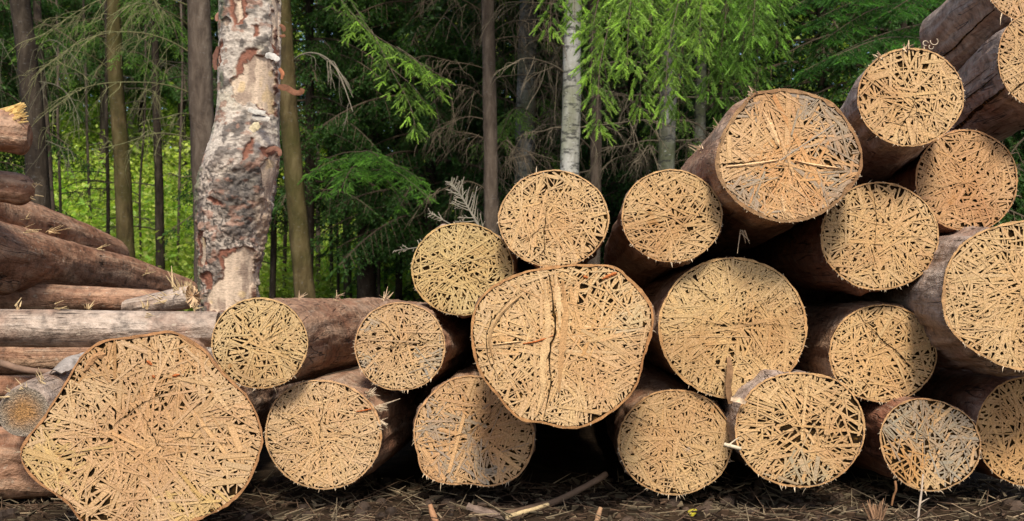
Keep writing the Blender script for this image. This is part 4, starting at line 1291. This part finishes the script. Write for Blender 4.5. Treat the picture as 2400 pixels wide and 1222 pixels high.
FING = {q: [finger(n_, 10 + i, w_) for i in range(4)] for q, n_, w_ in (('near', 44, .030), ('mid', 13, .055), ('far', 6, .11))}


def place(mb, q, pos, dirs, size, col, rng, mat=0):
    """put many copies of the twig template into the mesh"""
    pos, dirs, size, col = np.asarray(pos), norm(dirs), np.asarray(size), np.asarray(col)
    up = np.array([0, 0, 1.0]) + rng.normal(0, .35, pos.shape)
    y = norm(np.cross(up, dirs))
    z = np.cross(dirs, y)
    Rm = np.stack([dirs, y, z], -1)
    pick = rng.integers(0, 4, len(pos))
    for k in range(4):
        s_ = pick == k
        if not s_.any():
            continue
        V, F = FING[q][k]
        P = np.einsum('nij,vj->nvi', Rm[s_], V) * size[s_][:, None, None] + pos[s_][:, None]
        nv = len(V)
        FF = F[None] + (np.arange(s_.sum()) * nv)[:, None, None]
        mb.add(P.reshape(-1, 3), FF.reshape(-1, 3), mat, np.repeat(col[s_], nv, 0))


def bough(mb, ax, rng, q='near', fs=0.075, tw=0.45, step=0.055, hang=0.5, old=(0.035, 0.085, 0.022), new=(0.12, 0.26, 0.035), fresh=0.5, wood=True, r0=0.010):
    """spruce bough along the polyline ax: side twigs that droop, each feathered with needled tips"""
    n = len(ax)
    T, S, Nn = frames(ax)
    L = float(np.sum(np.linalg.norm(np.diff(ax, axis=0), axis=1)))
    pos, dr, sz, cl = [], [], [], []
    if wood:
        tube(mb, ax, np.linspace(r0, r0 * .3, n), 5, 1, (0.10, 0.075, 0.05), cap=False)
    m = max(4, int(L / step))
    for i in range(m):
        u = (i + rng.random() * .6) / m
        if u < 0.12:
            continue
        k = min(int(u * (n - 1)), n - 2)
        p0 = ax[k] + (ax[k + 1] - ax[k]) * (u * (n - 1) - k)
        tdir = T[k]
        for sg in (-1, 1):
            if rng.random() < .12:
                continue
            hd = norm(S[k] * np.array([1, 1, 0]) + 1e-6)
            d = norm(tdir * 0.55 + hd * sg * rng.uniform(.5, 1.0) + np.array([0, 0, -hang * rng.uniform(.3, 1.2)]))
            l = tw * (1 - u * .72) * rng.uniform(.55, 1.1) * min(1, .35 + u * 3)
            c = max(2, int(l / (fs * .52)))
            side = norm(np.cross(d, [0, 0, 1]))
            bright = rng.random() < fresh
            if wood:
                tube(mb, np.stack([p0, p0 + d * l * .5 + [0, 0, -.06 * hang * l], p0 + d * l + [0, 0, -.22 * hang * l]]), [r0 * .3, r0 * .22, r0 * .1], 3, 1, (0.11, 0.08, 0.05), cap=False)
            for j in range(c):
                v = (j + .5) / c
                p = p0 + d * l * v + np.array([0, 0, -.22 * hang * l * v * v])
                for s2 in ((-1, 1) if j < c - 1 else (-1, 0, 1)):
                    dd = d * .8 + side * s2 * rng.uniform(.4, .9) + np.array([0, 0, -hang * .55 * rng.random()]) + rng.normal(0, .12, 3)
                    pos.append(p)
                    dr.append(dd)
                    sz.append(fs * rng.uniform(.7, 1.25))
                    f = np.clip((v * .9 + rng.normal(0, .22)) if bright else rng.normal(.12, .12), 0, 1)
                    cl.append((np.array(old) * (1 - f) + np.array(new) * f) * rng.uniform(.8, 1.2))
    pos.append(ax[-1]); dr.append(T[-1]); sz.append(fs * 1.2); cl.append(np.array(new))
    place(mb, q, pos, dr, sz, cl, rng)


def arc(P0, P1, sag, n=18, wig=0.0, rng=None):
    P0, P1 = np.array(P0, float), np.array(P1, float)
    t = np.linspace(0, 1, n)[:, None]
    P = P0 + (P1 - P0) * t
    P[:, 2] += sag * 4 * (t * (1 - t))[:, 0]
    if wig:
        ph = rng.uniform(0, 6, 3)
        P += wig * np.sin(t * np.array([5.0, 6.0, 7.5]) + ph) * t
    return P


TREES = {}


def tree(key, name, label, p_top, p_bot, wpx, D, mat, top=9.0, group=None, crown=None, seed=0, n=26):
    """trunk through two pixel points (rows 0 and 700) at depth Y = D - camera distance"""
    Y = D - CAM_D
    a, b = W(p_top, 0, Y), W(p_bot, 700, Y)
    sl = (a - b) / (a[2] - b[2])
    z0 = float(ground_z(b[0], Y)) - 0.05
    foot = b + sl * (z0 - b[2])
    r = wpx * scl(Y) / 2
    o = thing(name, label, 'tree', foot, group)
    zs = np.concatenate([np.linspace(0, 3.5, 60), np.linspace(3.7, top, 24)])
    bend = 0.05 * np.stack([fbm(np.stack([zs * .4, 0 * zs + seed, 0 * zs], -1), seed, 2), fbm(np.stack([zs * .4, 0 * zs + seed, 0 * zs], -1), seed + 9, 2), 0 * zs], -1)
    bend -= bend[0]
    slz = np.where(zs < 4, zs, 4 + (zs - 4) * .3)
    P = np.stack([sl[0] * slz, sl[1] * slz, zs], -1) + bend
    rr = r * (1.0 - 0.5 * zs / max(top, 8)) * (1 + 0.35 * np.exp(-zs / .25))
    mb = MB()
    tube(mb, P, rr, n, 0, jitter=0.10, seed=seed, freq=6)
    mb.build('trunk', M[mat], o, smooth=True)
    TREES[key] = (o, foot, P + foot, rr, D)
    return o


def trunk_at(key, py, side):
    """point on a trunk at picture row py"""
    o, foot, P, rr, D = TREES[key]
    z = CAM_H - (py - HOR) * scl(D - CAM_D)
    c = np.array([np.interp(z, P[:, 2], P[:, k]) for k in range(3)])
    return c + np.array([side * np.interp(z, P[:, 2], rr) * .9, 0, 0])


def dead_limb(key, P0, P1, sag, seed, twigs=14, tl=0.35, r0=0.011, col=(0.13, 0.115, 0.06), droop=1.0, name='dead_branch'):
    rng = np.random.default_rng(seed)
    o, foot, *_ = TREES[key]
    ax = arc(P0, P1, sag, 22, .03, rng)
    mb = MB()
    tube(mb, ax - foot, np.linspace(r0, r0 * .35, 22), 5, 0, col, cap=False)
    D = norm(ax[-1] - ax[0])
    for i in range(twigs):
        u = rng.uniform(.12, 1)
        k = int(u * 21)
        sg = rng.choice([-1, 1])
        d = norm(D * rng.uniform(.3, .9) + np.array([rng.normal(0, .35), sg * rng.uniform(.1, .7), rng.uniform(-.9, .15) * droop]))
        l = tl * rng.uniform(.35, 1.15) * (1.15 - .5 * u)
        t = np.linspace(0, 1, 8)[:, None]
        q = ax[k] + d * l * t + np.array([0, 0, -.45 * droop * l]) * t * t + .02 * np.sin(t * rng.uniform(4, 9) + rng.uniform(0, 6)) * rng.normal(0, 1, 3)
        c2 = np.array(col) * rng.uniform(.75, 1.35)
        tube(mb, q - foot, np.linspace(r0 * .42, r0 * .18, 8), 4, 0, c2, cap=False)
        for j in range(rng.integers(2, 5)):
            kk = rng.integers(2, 7)
            dd = norm(d + rng.normal(0, .55, 3) + [0, 0, -.3 * droop])
            e = q[kk] + dd * l * rng.uniform(.2, .5) + np.array([0, 0, -.06 * droop])
            m_ = (q[kk] + e) / 2 + [0, 0, .02]
            tube(mb, np.stack([q[kk], m_, e]) - foot, [r0 * .22, r0 * .18, r0 * .12], 3, 0, c2, cap=False)
    mb.build(name, M['twig'], o)


GT = 'tall trees at the edge of the forest'
tree('t1', 'spruce_tree', 'ochre green trunk left of the big grey brown trunk, dead branches crossing it', 258, 300, 44, 15.5, 'bark_olive', seed=1, group=GT)
tree('t2', 'spruce_tree', 'big grey brown trunk right beside the old birch, dead branches reaching left', 456, 484, 66, 10.5, 'bark_brown', seed=2, group=GT)
tree('t3', 'spruce_tree', 'wide dark trunk above the left-hand pile, paler toward the top', 52, 108, 58, 11.5, 'bark_dark', seed=3, group=GT)
tree('t3b', 'spruce_tree', 'dim trunk just right of the wide dark one above the left-hand pile', 84, 124, 24, 16.0, 'bark_brown', seed=33, group=GT)
tree('t4', 'spruce_tree', 'dark slim trunk between the ochre green and the grey brown trunks', 366, 380, 23, 18.0, 'bark_dark', seed=4, group=GT)
tree('t5', 'young_tree', 'thin black stem left of the ochre green trunk', 246, 259, 10, 19.0, 'bark_dark', seed=5, group=GT)
tree('t6', 'spruce_tree', 'leaning olive trunk right of the old birch', 664, 716, 50, 12.5, 'bark_olive', seed=6, group=GT)
tree('t7', 'young_tree', 'narrow black trunk close to the right side of the old birch', 634, 637, 16, 17.0, 'bark_dark', seed=7, group=GT)
tree('t8', 'spruce_tree', 'reddish slim trunk left of the widest trunk in the dark middle', 802, 816, 21, 19.0, 'bark_brown', seed=8, group=GT)
tree('t9', 'spruce_tree', 'widest trunk in the dark middle, behind the low green bough', 845, 858, 48, 17.5, 'bark_dark', seed=9, group=GT)
tree('t10', 'spruce_tree', 'slender dark trunk right of the low green bough', 922, 932, 17, 18.0, 'bark_dark', seed=10, group=GT)
tree('t11', 'young_tree', 'thinnest stem right of the leaning olive trunk', 765, 777, 9, 20.0, 'bark_dark', seed=11, group=GT)
tree('t12', 'young_tree', 'thin stem in the dark, left of the dead sprig', 962, 972, 13, 20.0, 'bark_brown', seed=12, group=GT)
tree('t12b', 'spruce_tree', 'dim brown trunk in the dark, behind the dead sprig', 1020, 1030, 30, 21.0, 'bark_dark', seed=13, group=GT)
tree('t13', 'spruce_tree', 'straight brown trunk above the yellowish log end, dead branches on both sides', 1136, 1147, 38, 11.5, 'bark_brown', seed=14, group=GT)
tree('t14', 'spruce_tree', 'thick dark scaly trunk behind a tangle of dead twigs, left of the pale birch', 1238, 1222, 54, 13.5, 'bark_grey', seed=15, group=GT)
tree('t15', 'birch_tree', 'pale birch trunk with white bark rising behind the middle stack', 1331, 1318, 50, 11.0, 'bark_birch', seed=16, group=GT)
tree('t16', 'spruce_tree', 'brown trunk close to the right of the pale birch', 1394, 1388, 31, 12.5, 'bark_brown', seed=17, group=GT)
tree('t17', 'spruce_tree', 'broad grey trunk behind the hanging bright green boughs', 1568, 1550, 46, 12.0, 'bark_grey', seed=18, group=GT)
tree('t18', 'birch_tree', 'slim pale grey trunk between the bright boughs and the grey edged log', 1640, 1618, 32, 13.5, 'bark_grey', seed=19, group=GT)

rngs = np.random.default_rng(8)
STEMS = [(150, 'above the thin log of the left-hand pile'), (212, None), (330, None), (415, None), (560, None), (668, None), (745, None), (790, None), (888, None), (905, None), (990, None), (1055, None), (1085, None)]
for k, (px, _) in enumerate(STEMS):
    D = rngs.uniform(17, 25)
    tree('y%d' % k, 'young_tree', 'slim dim stem among the many thin stems deep in the forest', px + rngs.normal(0, 14), px, rngs.uniform(6, 13), D, 'bark_dark' if k % 3 else 'bark_brown', top=8.0, seed=200 + k, group='thin stems deep in the forest', n=10)

# dead limbs on the left, drooping
for k, (key, y0, x1, y1, D1, sag, tw_, tl) in enumerate([
        ('t2', 122, 70, 185, 9.6, .30, 34, .50), ('t2', 218, 105, 262, 9.4, .18, 30, .45), ('t2', 325, 215, 362, 9.6, .10, 20, .35), ('t2', 12, 90, 85, 9.7, .22, 30, .5),
        ('t2', 415, 376, 414, 10.0, .01, 4, .12), ('t2', 60, 250, 40, 9.3, .15, 18, .40), ('t2', 270, 330, 300, 9.2, .05, 12, .3),
        ('t1', 95, 120, 60, 14.6, .20, 20, .5), ('t1', 160, 60, 190, 14.4, .3, 22, .55), ('t1', 250, 380, 235, 14.6, .2, 16, .5), ('t1', 330, 140, 318, 14.5, .1, 16, .4), ('t1', 60, 400, 40, 14.4, .3, 18, .6),
        ('t3', 120, -40, 165, 10.6, .2, 14, .5), ('t3', 118, 180, 150, 10.4, .15, 14, .45), ('t3', 190, 200, 285, 10.2, .1, 14, .4), ('t3', 330, 180, 380, 10.6, .05, 10, .35)]):
    o_, foot, P_, rr_, D_ = TREES[key]
    side = -1 if x1 < (P_[0, 0] / scl(D_ - CAM_D) + 1200) else 1
    dead_limb(key, trunk_at(key, y0, side), W(x1, y1, D1 - CAM_D), sag, 300 + k, int(tw_ * .62), tl, .0075 if key == 't2' else .007, (0.17, 0.165, 0.075) if key != 't3' else (0.12, .11, .07))
# right of the old birch and the brown tangle
dead_limb('t6', trunk_at('t6', 142, 1), W(832, 255, 11.2 - CAM_D), .28, 350, 9, .42, .011, (0.22, 0.19, 0.14))
rng = np.random.default_rng(42)
for k in range(12):
    y0 = -20 + 42 * k + rng.uniform(-12, 12)
    side = rng.choice([-1, 1])
    ln = rng.uniform(90, 190)
    x0 = 1140 + 6 * y0 / 700
    dead_limb('t13', trunk_at('t13', y0, side), W(x0 + side * ln, y0 + rng.uniform(-45, 60), 11.5 - CAM_D + rng.uniform(-1.6, .5)), rng.uniform(.02, .22), 400 + k, 13, .40, .0075, (0.105, 0.080, 0.052))
for k in range(12):
    y0 = -20 + 40 * k + rng.uniform(-12, 12)
    side = rng.choice([-1, 1])
    ln = rng.uniform(80, 170)
    dead_limb('t14', trunk_at('t14', y0, side), W(1232 + side * ln, y0 + rng.uniform(-30, 80), 13.5 - CAM_D + rng.uniform(-2.0, .5)), rng.uniform(.05, .3), 440 + k, 16, .50, .0080, (0.105, 0.082, 0.052))
for key, rows in (('t16', (60, 150, 230, 300, 350, 400)), ('t17', (230, 280, 330, 360)), ('t18', (260, 300, 340, 370)), ('t15', (20, 170, 300))):
    for k, y0 in enumerate(rows):
        for side in (-1, 1):
            x0 = W(0, 0, 0)
            base = trunk_at(key, y0, side)
            e = base + np.array([side * rng.uniform(.35, .9), rng.uniform(-1.2, .3), rng.uniform(-.25, .2)])
            dead_limb(key, base, e, rng.uniform(.02, .15), 480 + k + int(side), 10, .38, .010, (0.13, 0.105, 0.07))
for key in ('t9', 't10', 't12', 't12b', 't8', 't4', 't5', 't7', 't11') + tuple('y%d' % k for k in range(13)):
    for k in range(6):
        y0 = rng.uniform(120, 620)
        side = rng.choice([-1, 1])
        base = trunk_at(key, y0, side)
        e = base + np.array([side * rng.uniform(.5, 1.3), rng.uniform(-.8, .4), rng.uniform(-.3, .1)])
        dead_limb(key, base, e, rng.uniform(.02, .12), 560 + k, 8, .35, .012, (0.06, 0.05, 0.035))


# unseen crowns above the picture, added to shade the forest: whorls of boughs
def crown_mesh(name, z0, z1, rad, seed, nb=70, q='far', fs=0.20, step=.16, old=(0.028, 0.065, 0.018), new=(0.055, 0.12, 0.03), fresh=.35, cone=True, tw=.8, hang=.6):
    rng = np.random.default_rng(seed)
    mb = MB()
    for i in range(nb):
        u = (i + rng.random()) / nb
        z = z0 + (z1 - z0) * u
        a = i * 2.399 + rng.normal(0, .3)
        L = rad * ((1 - u) ** .8 * .9 + .12 if cone else rng.uniform(.7, 1.1)) * rng.uniform(.75, 1.15)
        e = np.array([math.cos(a) * L, math.sin(a) * L, z - L * rng.uniform(.18, .45)])
        bough(mb, arc([0, 0, z], e, .10 * L, 9), rng, q, fs, tw * (0.4 + .6 * L / rad), step, hang, old, new, fresh, True, .02)
    return mb.mesh(name, [M['needle'], M['twig']])


SHADE_CROWNS = [crown_mesh('crown', 0.0, 8.5, 2.3, 900 + k, 62) for k in range(2)]


def put_shade_crown(key, mesh, zmin, rot, s=1.0):
    o, foot, P, rr, D = TREES[key]
    c = bpy.data.objects.new('crown', mesh)
    COL.objects.link(c)
    c.parent = o
    k = int(np.argmin(np.abs(P[:, 2] - zmin)))
    c.location = tuple(P[k] - foot)
    c.rotation_euler = (0, 0, rot)
    c.scale = (s, s, s)


for k, key in enumerate(('t9', 't10', 't12b', 't13', 't14', 't16', 't17', 't18')):
    D = TREES[key][4]
    put_shade_crown(key, SHADE_CROWNS[k % 2], CAM_H + HOR * scl(D - CAM_D) + 0.55, k * 1.9, 0.55 if key in ('t9', 't10', 't12b') else 1.0)

# whole dark spruces closing the view
DENSE = [crown_mesh('crown', 0.15, 8.0, 2.0, 950 + k, 120, 'far', .15, .12, (0.042, 0.10, 0.026), (0.095, 0.20, 0.044), .4, True, .7, .7) for k in range(2)]
SKIRT = [crown_mesh('crown', 0.0, 6.5, 2.0, 970 + k, 100, 'far', .16, .12, (0.042, 0.10, 0.026), (0.095, 0.20, 0.044), .4, False, .8, .9) for k in range(2)]


def spruce(label, px, D, mesh, z0, rot, s, key):
    tree(key, 'spruce_tree', label, px, px, 26, D, 'bark_dark', seed=int(px), top=9.0, group='dark spruces behind the front trees')
    o, foot, P, rr, _ = TREES[key]
    c = bpy.data.objects.new('crown', mesh)
    COL.objects.link(c)
    c.parent = o
    c.location = (0, 0, z0)
    c.rotation_euler = (0, 0, rot)
    c.scale = (s, s, s)


spruce('dense dark spruce filling the top, right of the old birch', 720, 16.5, SKIRT[0], 2.1, 0.4, 0.85, 's1')
spruce('dense dark spruce behind the widest trunk in the dark middle', 880, 20.0, SKIRT[1], 2.4, 1.4, 0.75, 's2')
spruce('dark spruce behind the tip of the bright bough hanging in the middle', 1010, 16.5, SKIRT[0], 1.5, 2.4, 1.0, 's3')
spruce('dark spruce behind the straight brown trunk', 1120, 19.5, SKIRT[1], 0.7, 3.6, 1.1, 's4')
spruce('dark spruce right behind the thick scaly trunk', 1260, 17.5, DENSE[0], 0.0, 0.2, 1.0, 's5')
spruce('dark spruce between the pale birch and the brown trunk beside it', 1370, 20.0, DENSE[1], 0.0, 1.2, 1.15, 's6')
spruce('dark spruce behind the hanging bright boughs', 1480, 16.5, DENSE[0], 0.0, 2.9, 1.0, 's7')
spruce('dark spruce behind the broad grey trunk', 1610, 18.5, DENSE[1], 0.0, 4.0, 1.1, 's8')
spruce('dark spruce above the grey edged log', 1760, 15.5, DENSE[0], 0.0, 5.1, 1.0, 's9')
spruce('dark spruce left of the bright log end with curled shavings', 1930, 13.5, DENSE[1], 0.0, 0.9, 1.0, 's10')
spruce('dark spruce behind the topmost logs', 2120, 13.0, DENSE[0], 0.0, 2.0, 1.05, 's11')
spruce('dark spruce hidden mostly by the upper right logs', 2330, 14.5, DENSE[1], 0.0, 3.1, 1.1, 's12')
spruce('dim spruce above the left-hand pile', -60, 16.0, SKIRT[0], 1.6, 4.4, 0.8, 's13')


for k, (px, D, z0, sc_, mesh) in enumerate([(20, 27, 5.4, .9, 0), (130, 30, 6.8, 1, 1), (240, 27, 6.0, .9, 0), (330, 31, 6.6, 1, 1), (430, 28, 5.8, .9, 0), (560, 29, 5.2, 1, 1), (2480, 14.0, .3, 1.1, 0), (1420, 24, .5, 1.2, 1)]):
    spruce('dim background spruce, its crown %s' % ['above the wide dark trunk at the far left', 'between the two leftmost trunks', 'behind the ochre green trunk', 'between the ochre green and slim dark trunks',
           'beside the big grey brown trunk', 'behind the old birch', 'beyond the right edge of the log pile', 'behind the pale birch, deepest'][k], px, D, SKIRT[mesh], z0, k * 1.3, sc_, 'b%d' % k)

# bright boughs in front
def add_bough(key, name, ctrl, seed, **kw):
    rng = np.random.default_rng(seed)
    o, foot, *_ = TREES[key]
    mb = MB()
    for P in ctrl:
        ax = polyline([W(x, y, D - CAM_D) for x, y, D in P], 24) - foot
        bough(mb, ax, rng, **kw)
    ob = mb.build(name, [M['needle'], M['twig']], o)
    return ob


BR = dict(q='near', fs=.084, tw=.34, step=.095, hang=.75, old=(0.12, 0.21, 0.05), new=(0.45, 0.66, 0.13), fresh=.8, r0=.004)
add_bough('t10', 'bough', [[(770, -40, 8.6), (850, 60, 8.1), (940, 120, 7.7), (1045, 185, 7.4)], [(870, 70, 8.0), (915, 160, 7.8), (960, 245, 7.6), (975, 310, 7.5)], [(930, 110, 7.7), (985, 150, 7.6), (1030, 215, 7.5)],
                         [(800, -30, 8.3), (840, 30, 8.2), (880, 90, 8.1)], [(915, 160, 7.8), (965, 200, 7.7), (1000, 245, 7.6)]], 61, **{**BR, 'tw': .26, 'fresh': .6})
cur = [(1290, 20), (1345, 30), (1400, 250), (1385, 150), (1420, 60), (1470, 110), (1500, 210), (1540, 130), (1560, 215), (1600, 120), (1590, 215), (1640, 60), (1525, 40), (1460, 20)]
for k, (x, y) in enumerate(cur):
    D = 7.2 + .5 * math.sin(k * 2.1)
    add_bough('t17', 'bough', [[(x + 60 - 8 * k % 30, y - 330, D + 1.3), (x + 30, y - 210, D + .6), (x + 6, y - 90, D + .15), (x, y + 45, D)]], 70 + k, **BR)
cu2 = [(1690, 130), (1720, 215), (1660, 190), (1765, 60), (1800, 30), (1820, 90), (1740, 120), (1700, 30), (1770, 190), (1690, 240)]
for k, (x, y) in enumerate(cu2):
    D = 7.8 + .5 * math.sin(k * 1.7)
    add_bough('t18', 'bough', [[(x + 90, y - 300, D + 1.3), (x + 45, y - 190, D + .6), (x + 8, y - 80, D + .15), (x, y + 25, D)]], 90 + k, **{**BR, 'new': (0.33, 0.56, 0.11), 'fresh': .7})
GRN = dict(q='near', fs=.08, tw=.42, step=.06, hang=.45, old=(0.045, 0.12, 0.032), new=(0.11, 0.28, 0.05), fresh=.65, r0=.006)
for k, (x0, y0, x1, y1) in enumerate([(2240, 40, 1885, 165), (2200, -40, 1880, 60), (2180, 90, 1960, 130), (2100, -60, 1850, 20), (2260, 80, 2010, 185), (2200, -90, 1960, -10), (2140, 0, 1930, 95), (2260, -30, 2080, 30), (2230, 110, 2090, 150)]):
    D = 8.3 + .6 * math.sin(k * 2.3)
    add_bough('s11', 'bough', [[(x0, y0, D + 1.2), ((x0 + x1) / 2, (y0 + y1) / 2 - 20, D + .4), (x1, y1, D)]], 120 + k, **GRN)
YG = dict(q='near', fs=.095, tw=.36, step=.10, hang=.45, old=(0.07, 0.17, 0.035), new=(0.20, 0.42, 0.065), fresh=.75, r0=.006)
for k, (x1, y1) in enumerate([(722, 408), (765, 372), (800, 442), (890, 368), (935, 392), (990, 424), (1002, 462), (752, 456), (948, 488)]):
    D = 12.0 + .7 * math.sin(k * 1.9)
    add_bough('t9', 'bough', [[(852, (y1 + 380) / 2 - 20, 13.0), ((852 + x1) / 2, (y1 + 380) / 2 - 18, (13 + D) / 2), (x1, y1, D)]], 150 + k, **YG)


# softer green boughs hanging among the left and middle trunks
rng = np.random.default_rng(314)
MG = dict(q='mid', fs=.11, tw=.55, step=.10, hang=.9, old=(0.09, 0.18, 0.04), new=(0.23, 0.38, 0.075), fresh=.6, r0=.007)
for key, cx_, n_ in (('t1', 280, 3), ('t4', 372, 4), ('t3b', 100, 4), ('t5', 250, 2), ('t8', 805, 5), ('t10', 925, 5), ('t12', 965, 5), ('t12b', 1025, 5), ('t14', 1232, 5), ('t7', 636, 5), ('t18', 1630, 3)):
    D0 = TREES[key][4]
    for k in range(n_):
        y_ = rng.uniform(-60, 190) if cx_ < 700 else rng.uniform(-20, 430)
        x_ = cx_ + rng.choice([-1, 1]) * rng.uniform(45, 120)
        D1 = D0 - rng.uniform(-.3, 1.5)
        y0 = y_ - rng.uniform(40, 110)
        add_bough(key, 'bough', [[(cx_, y0, D0), ((cx_ + x_) / 2, y0 + 5, (D0 + D1) / 2), (x_, y_, D1)]], 2000 + int(cx_) + k, **MG)

# leafy undergrowth in the sunlit clearing behind, and the far wood
def leaf_mass(mb, C, size, col, rng):
    n = len(C)
    d = norm(rng.normal(0, 1, (n, 3)) * [1, 1, .55])
    u = norm(np.cross(d, norm(rng.normal(0, .5, (n, 3)) + [0, 0, 1])))
    s = size[:, None]
    V = np.stack([C - d * s, C + u * s * .55, C + d * s, C - u * s * .55], 1)
    mb.add(V.reshape(-1, 3), np.arange(n * 4).reshape(n, 4), 0, np.repeat(col, 4, 0))


def undergrowth():
    rng = np.random.default_rng(21)
    mb = MB()
    Ctr = []
    for k in range(1300):
        Y = rng.uniform(15.0, 31)
        px = rng.uniform(-250, 1330) if k % 3 else rng.uniform(60, 540)
        hgt = rng.uniform(.3, 1.1) + max(0, (Y - 16) * .25) * (1.8 if px < 540 else 1.0)
        p = W(px, 700, Y)
        Ctr.append((p[0], Y, hgt * rng.uniform(.2, 1), rng.uniform(.35, .8), px))
    for (x, Y, z, r_, px) in Ctr:
        n = int(190 * r_ / .6)
        C = rng.normal(0, 1, (n, 3)) * [r_, r_, r_ * .55] + [x, Y, z + float(ground_z(x, Y))]
        keep = C[:, 2] > ground_z(C[:, 0], C[:, 1])
        C = C[keep]
        k = rng.uniform(.65, 1.3)
        hue = rng.random()
        base = np.array([0.22, 0.39, 0.055]) * (1 - hue) + np.array([0.50, 0.54, 0.13]) * hue
        col = base[None] * k * rng.uniform(.6, 1.4, (len(C), 1))
        leaf_mass(mb, C, rng.uniform(.030, .085, len(C)), col, rng)
    mb.build('undergrowth', M['leaf'], None, kind='stuff')
    mb = MB()
    for k in range(3200):
        Y = rng.uniform(32, 46)
        x = rng.uniform(-26, 26)
        z = .3 + 15 * rng.random() ** 1.3
        r_ = rng.uniform(.7, 1.5)
        n = 62
        C = rng.normal(0, 1, (n, 3)) * [r_, r_, r_ * .7] + [x, Y, z]
        hue = rng.random()
        base = np.array([0.20, 0.34, 0.055]) * (1 - hue) + np.array([0.48, 0.52, 0.14]) * hue
        leaf_mass(mb, C, rng.uniform(.10, .26, n), base[None] * rng.uniform(.6, 1.3, (n, 1)), rng)
    for k in range(60):
        x, Y = rng.uniform(-26, 26), rng.uniform(31, 44)
        tube(mb, arc([x, Y, 0], [x + rng.normal(0, .5), Y, 16], 0, 8), np.linspace(.16, .08, 8), 7, 1, (0.06, 0.05, 0.035))
    mb.build('far_wood', [M['leaf'], M['twig']], None, kind='stuff')


undergrowth()
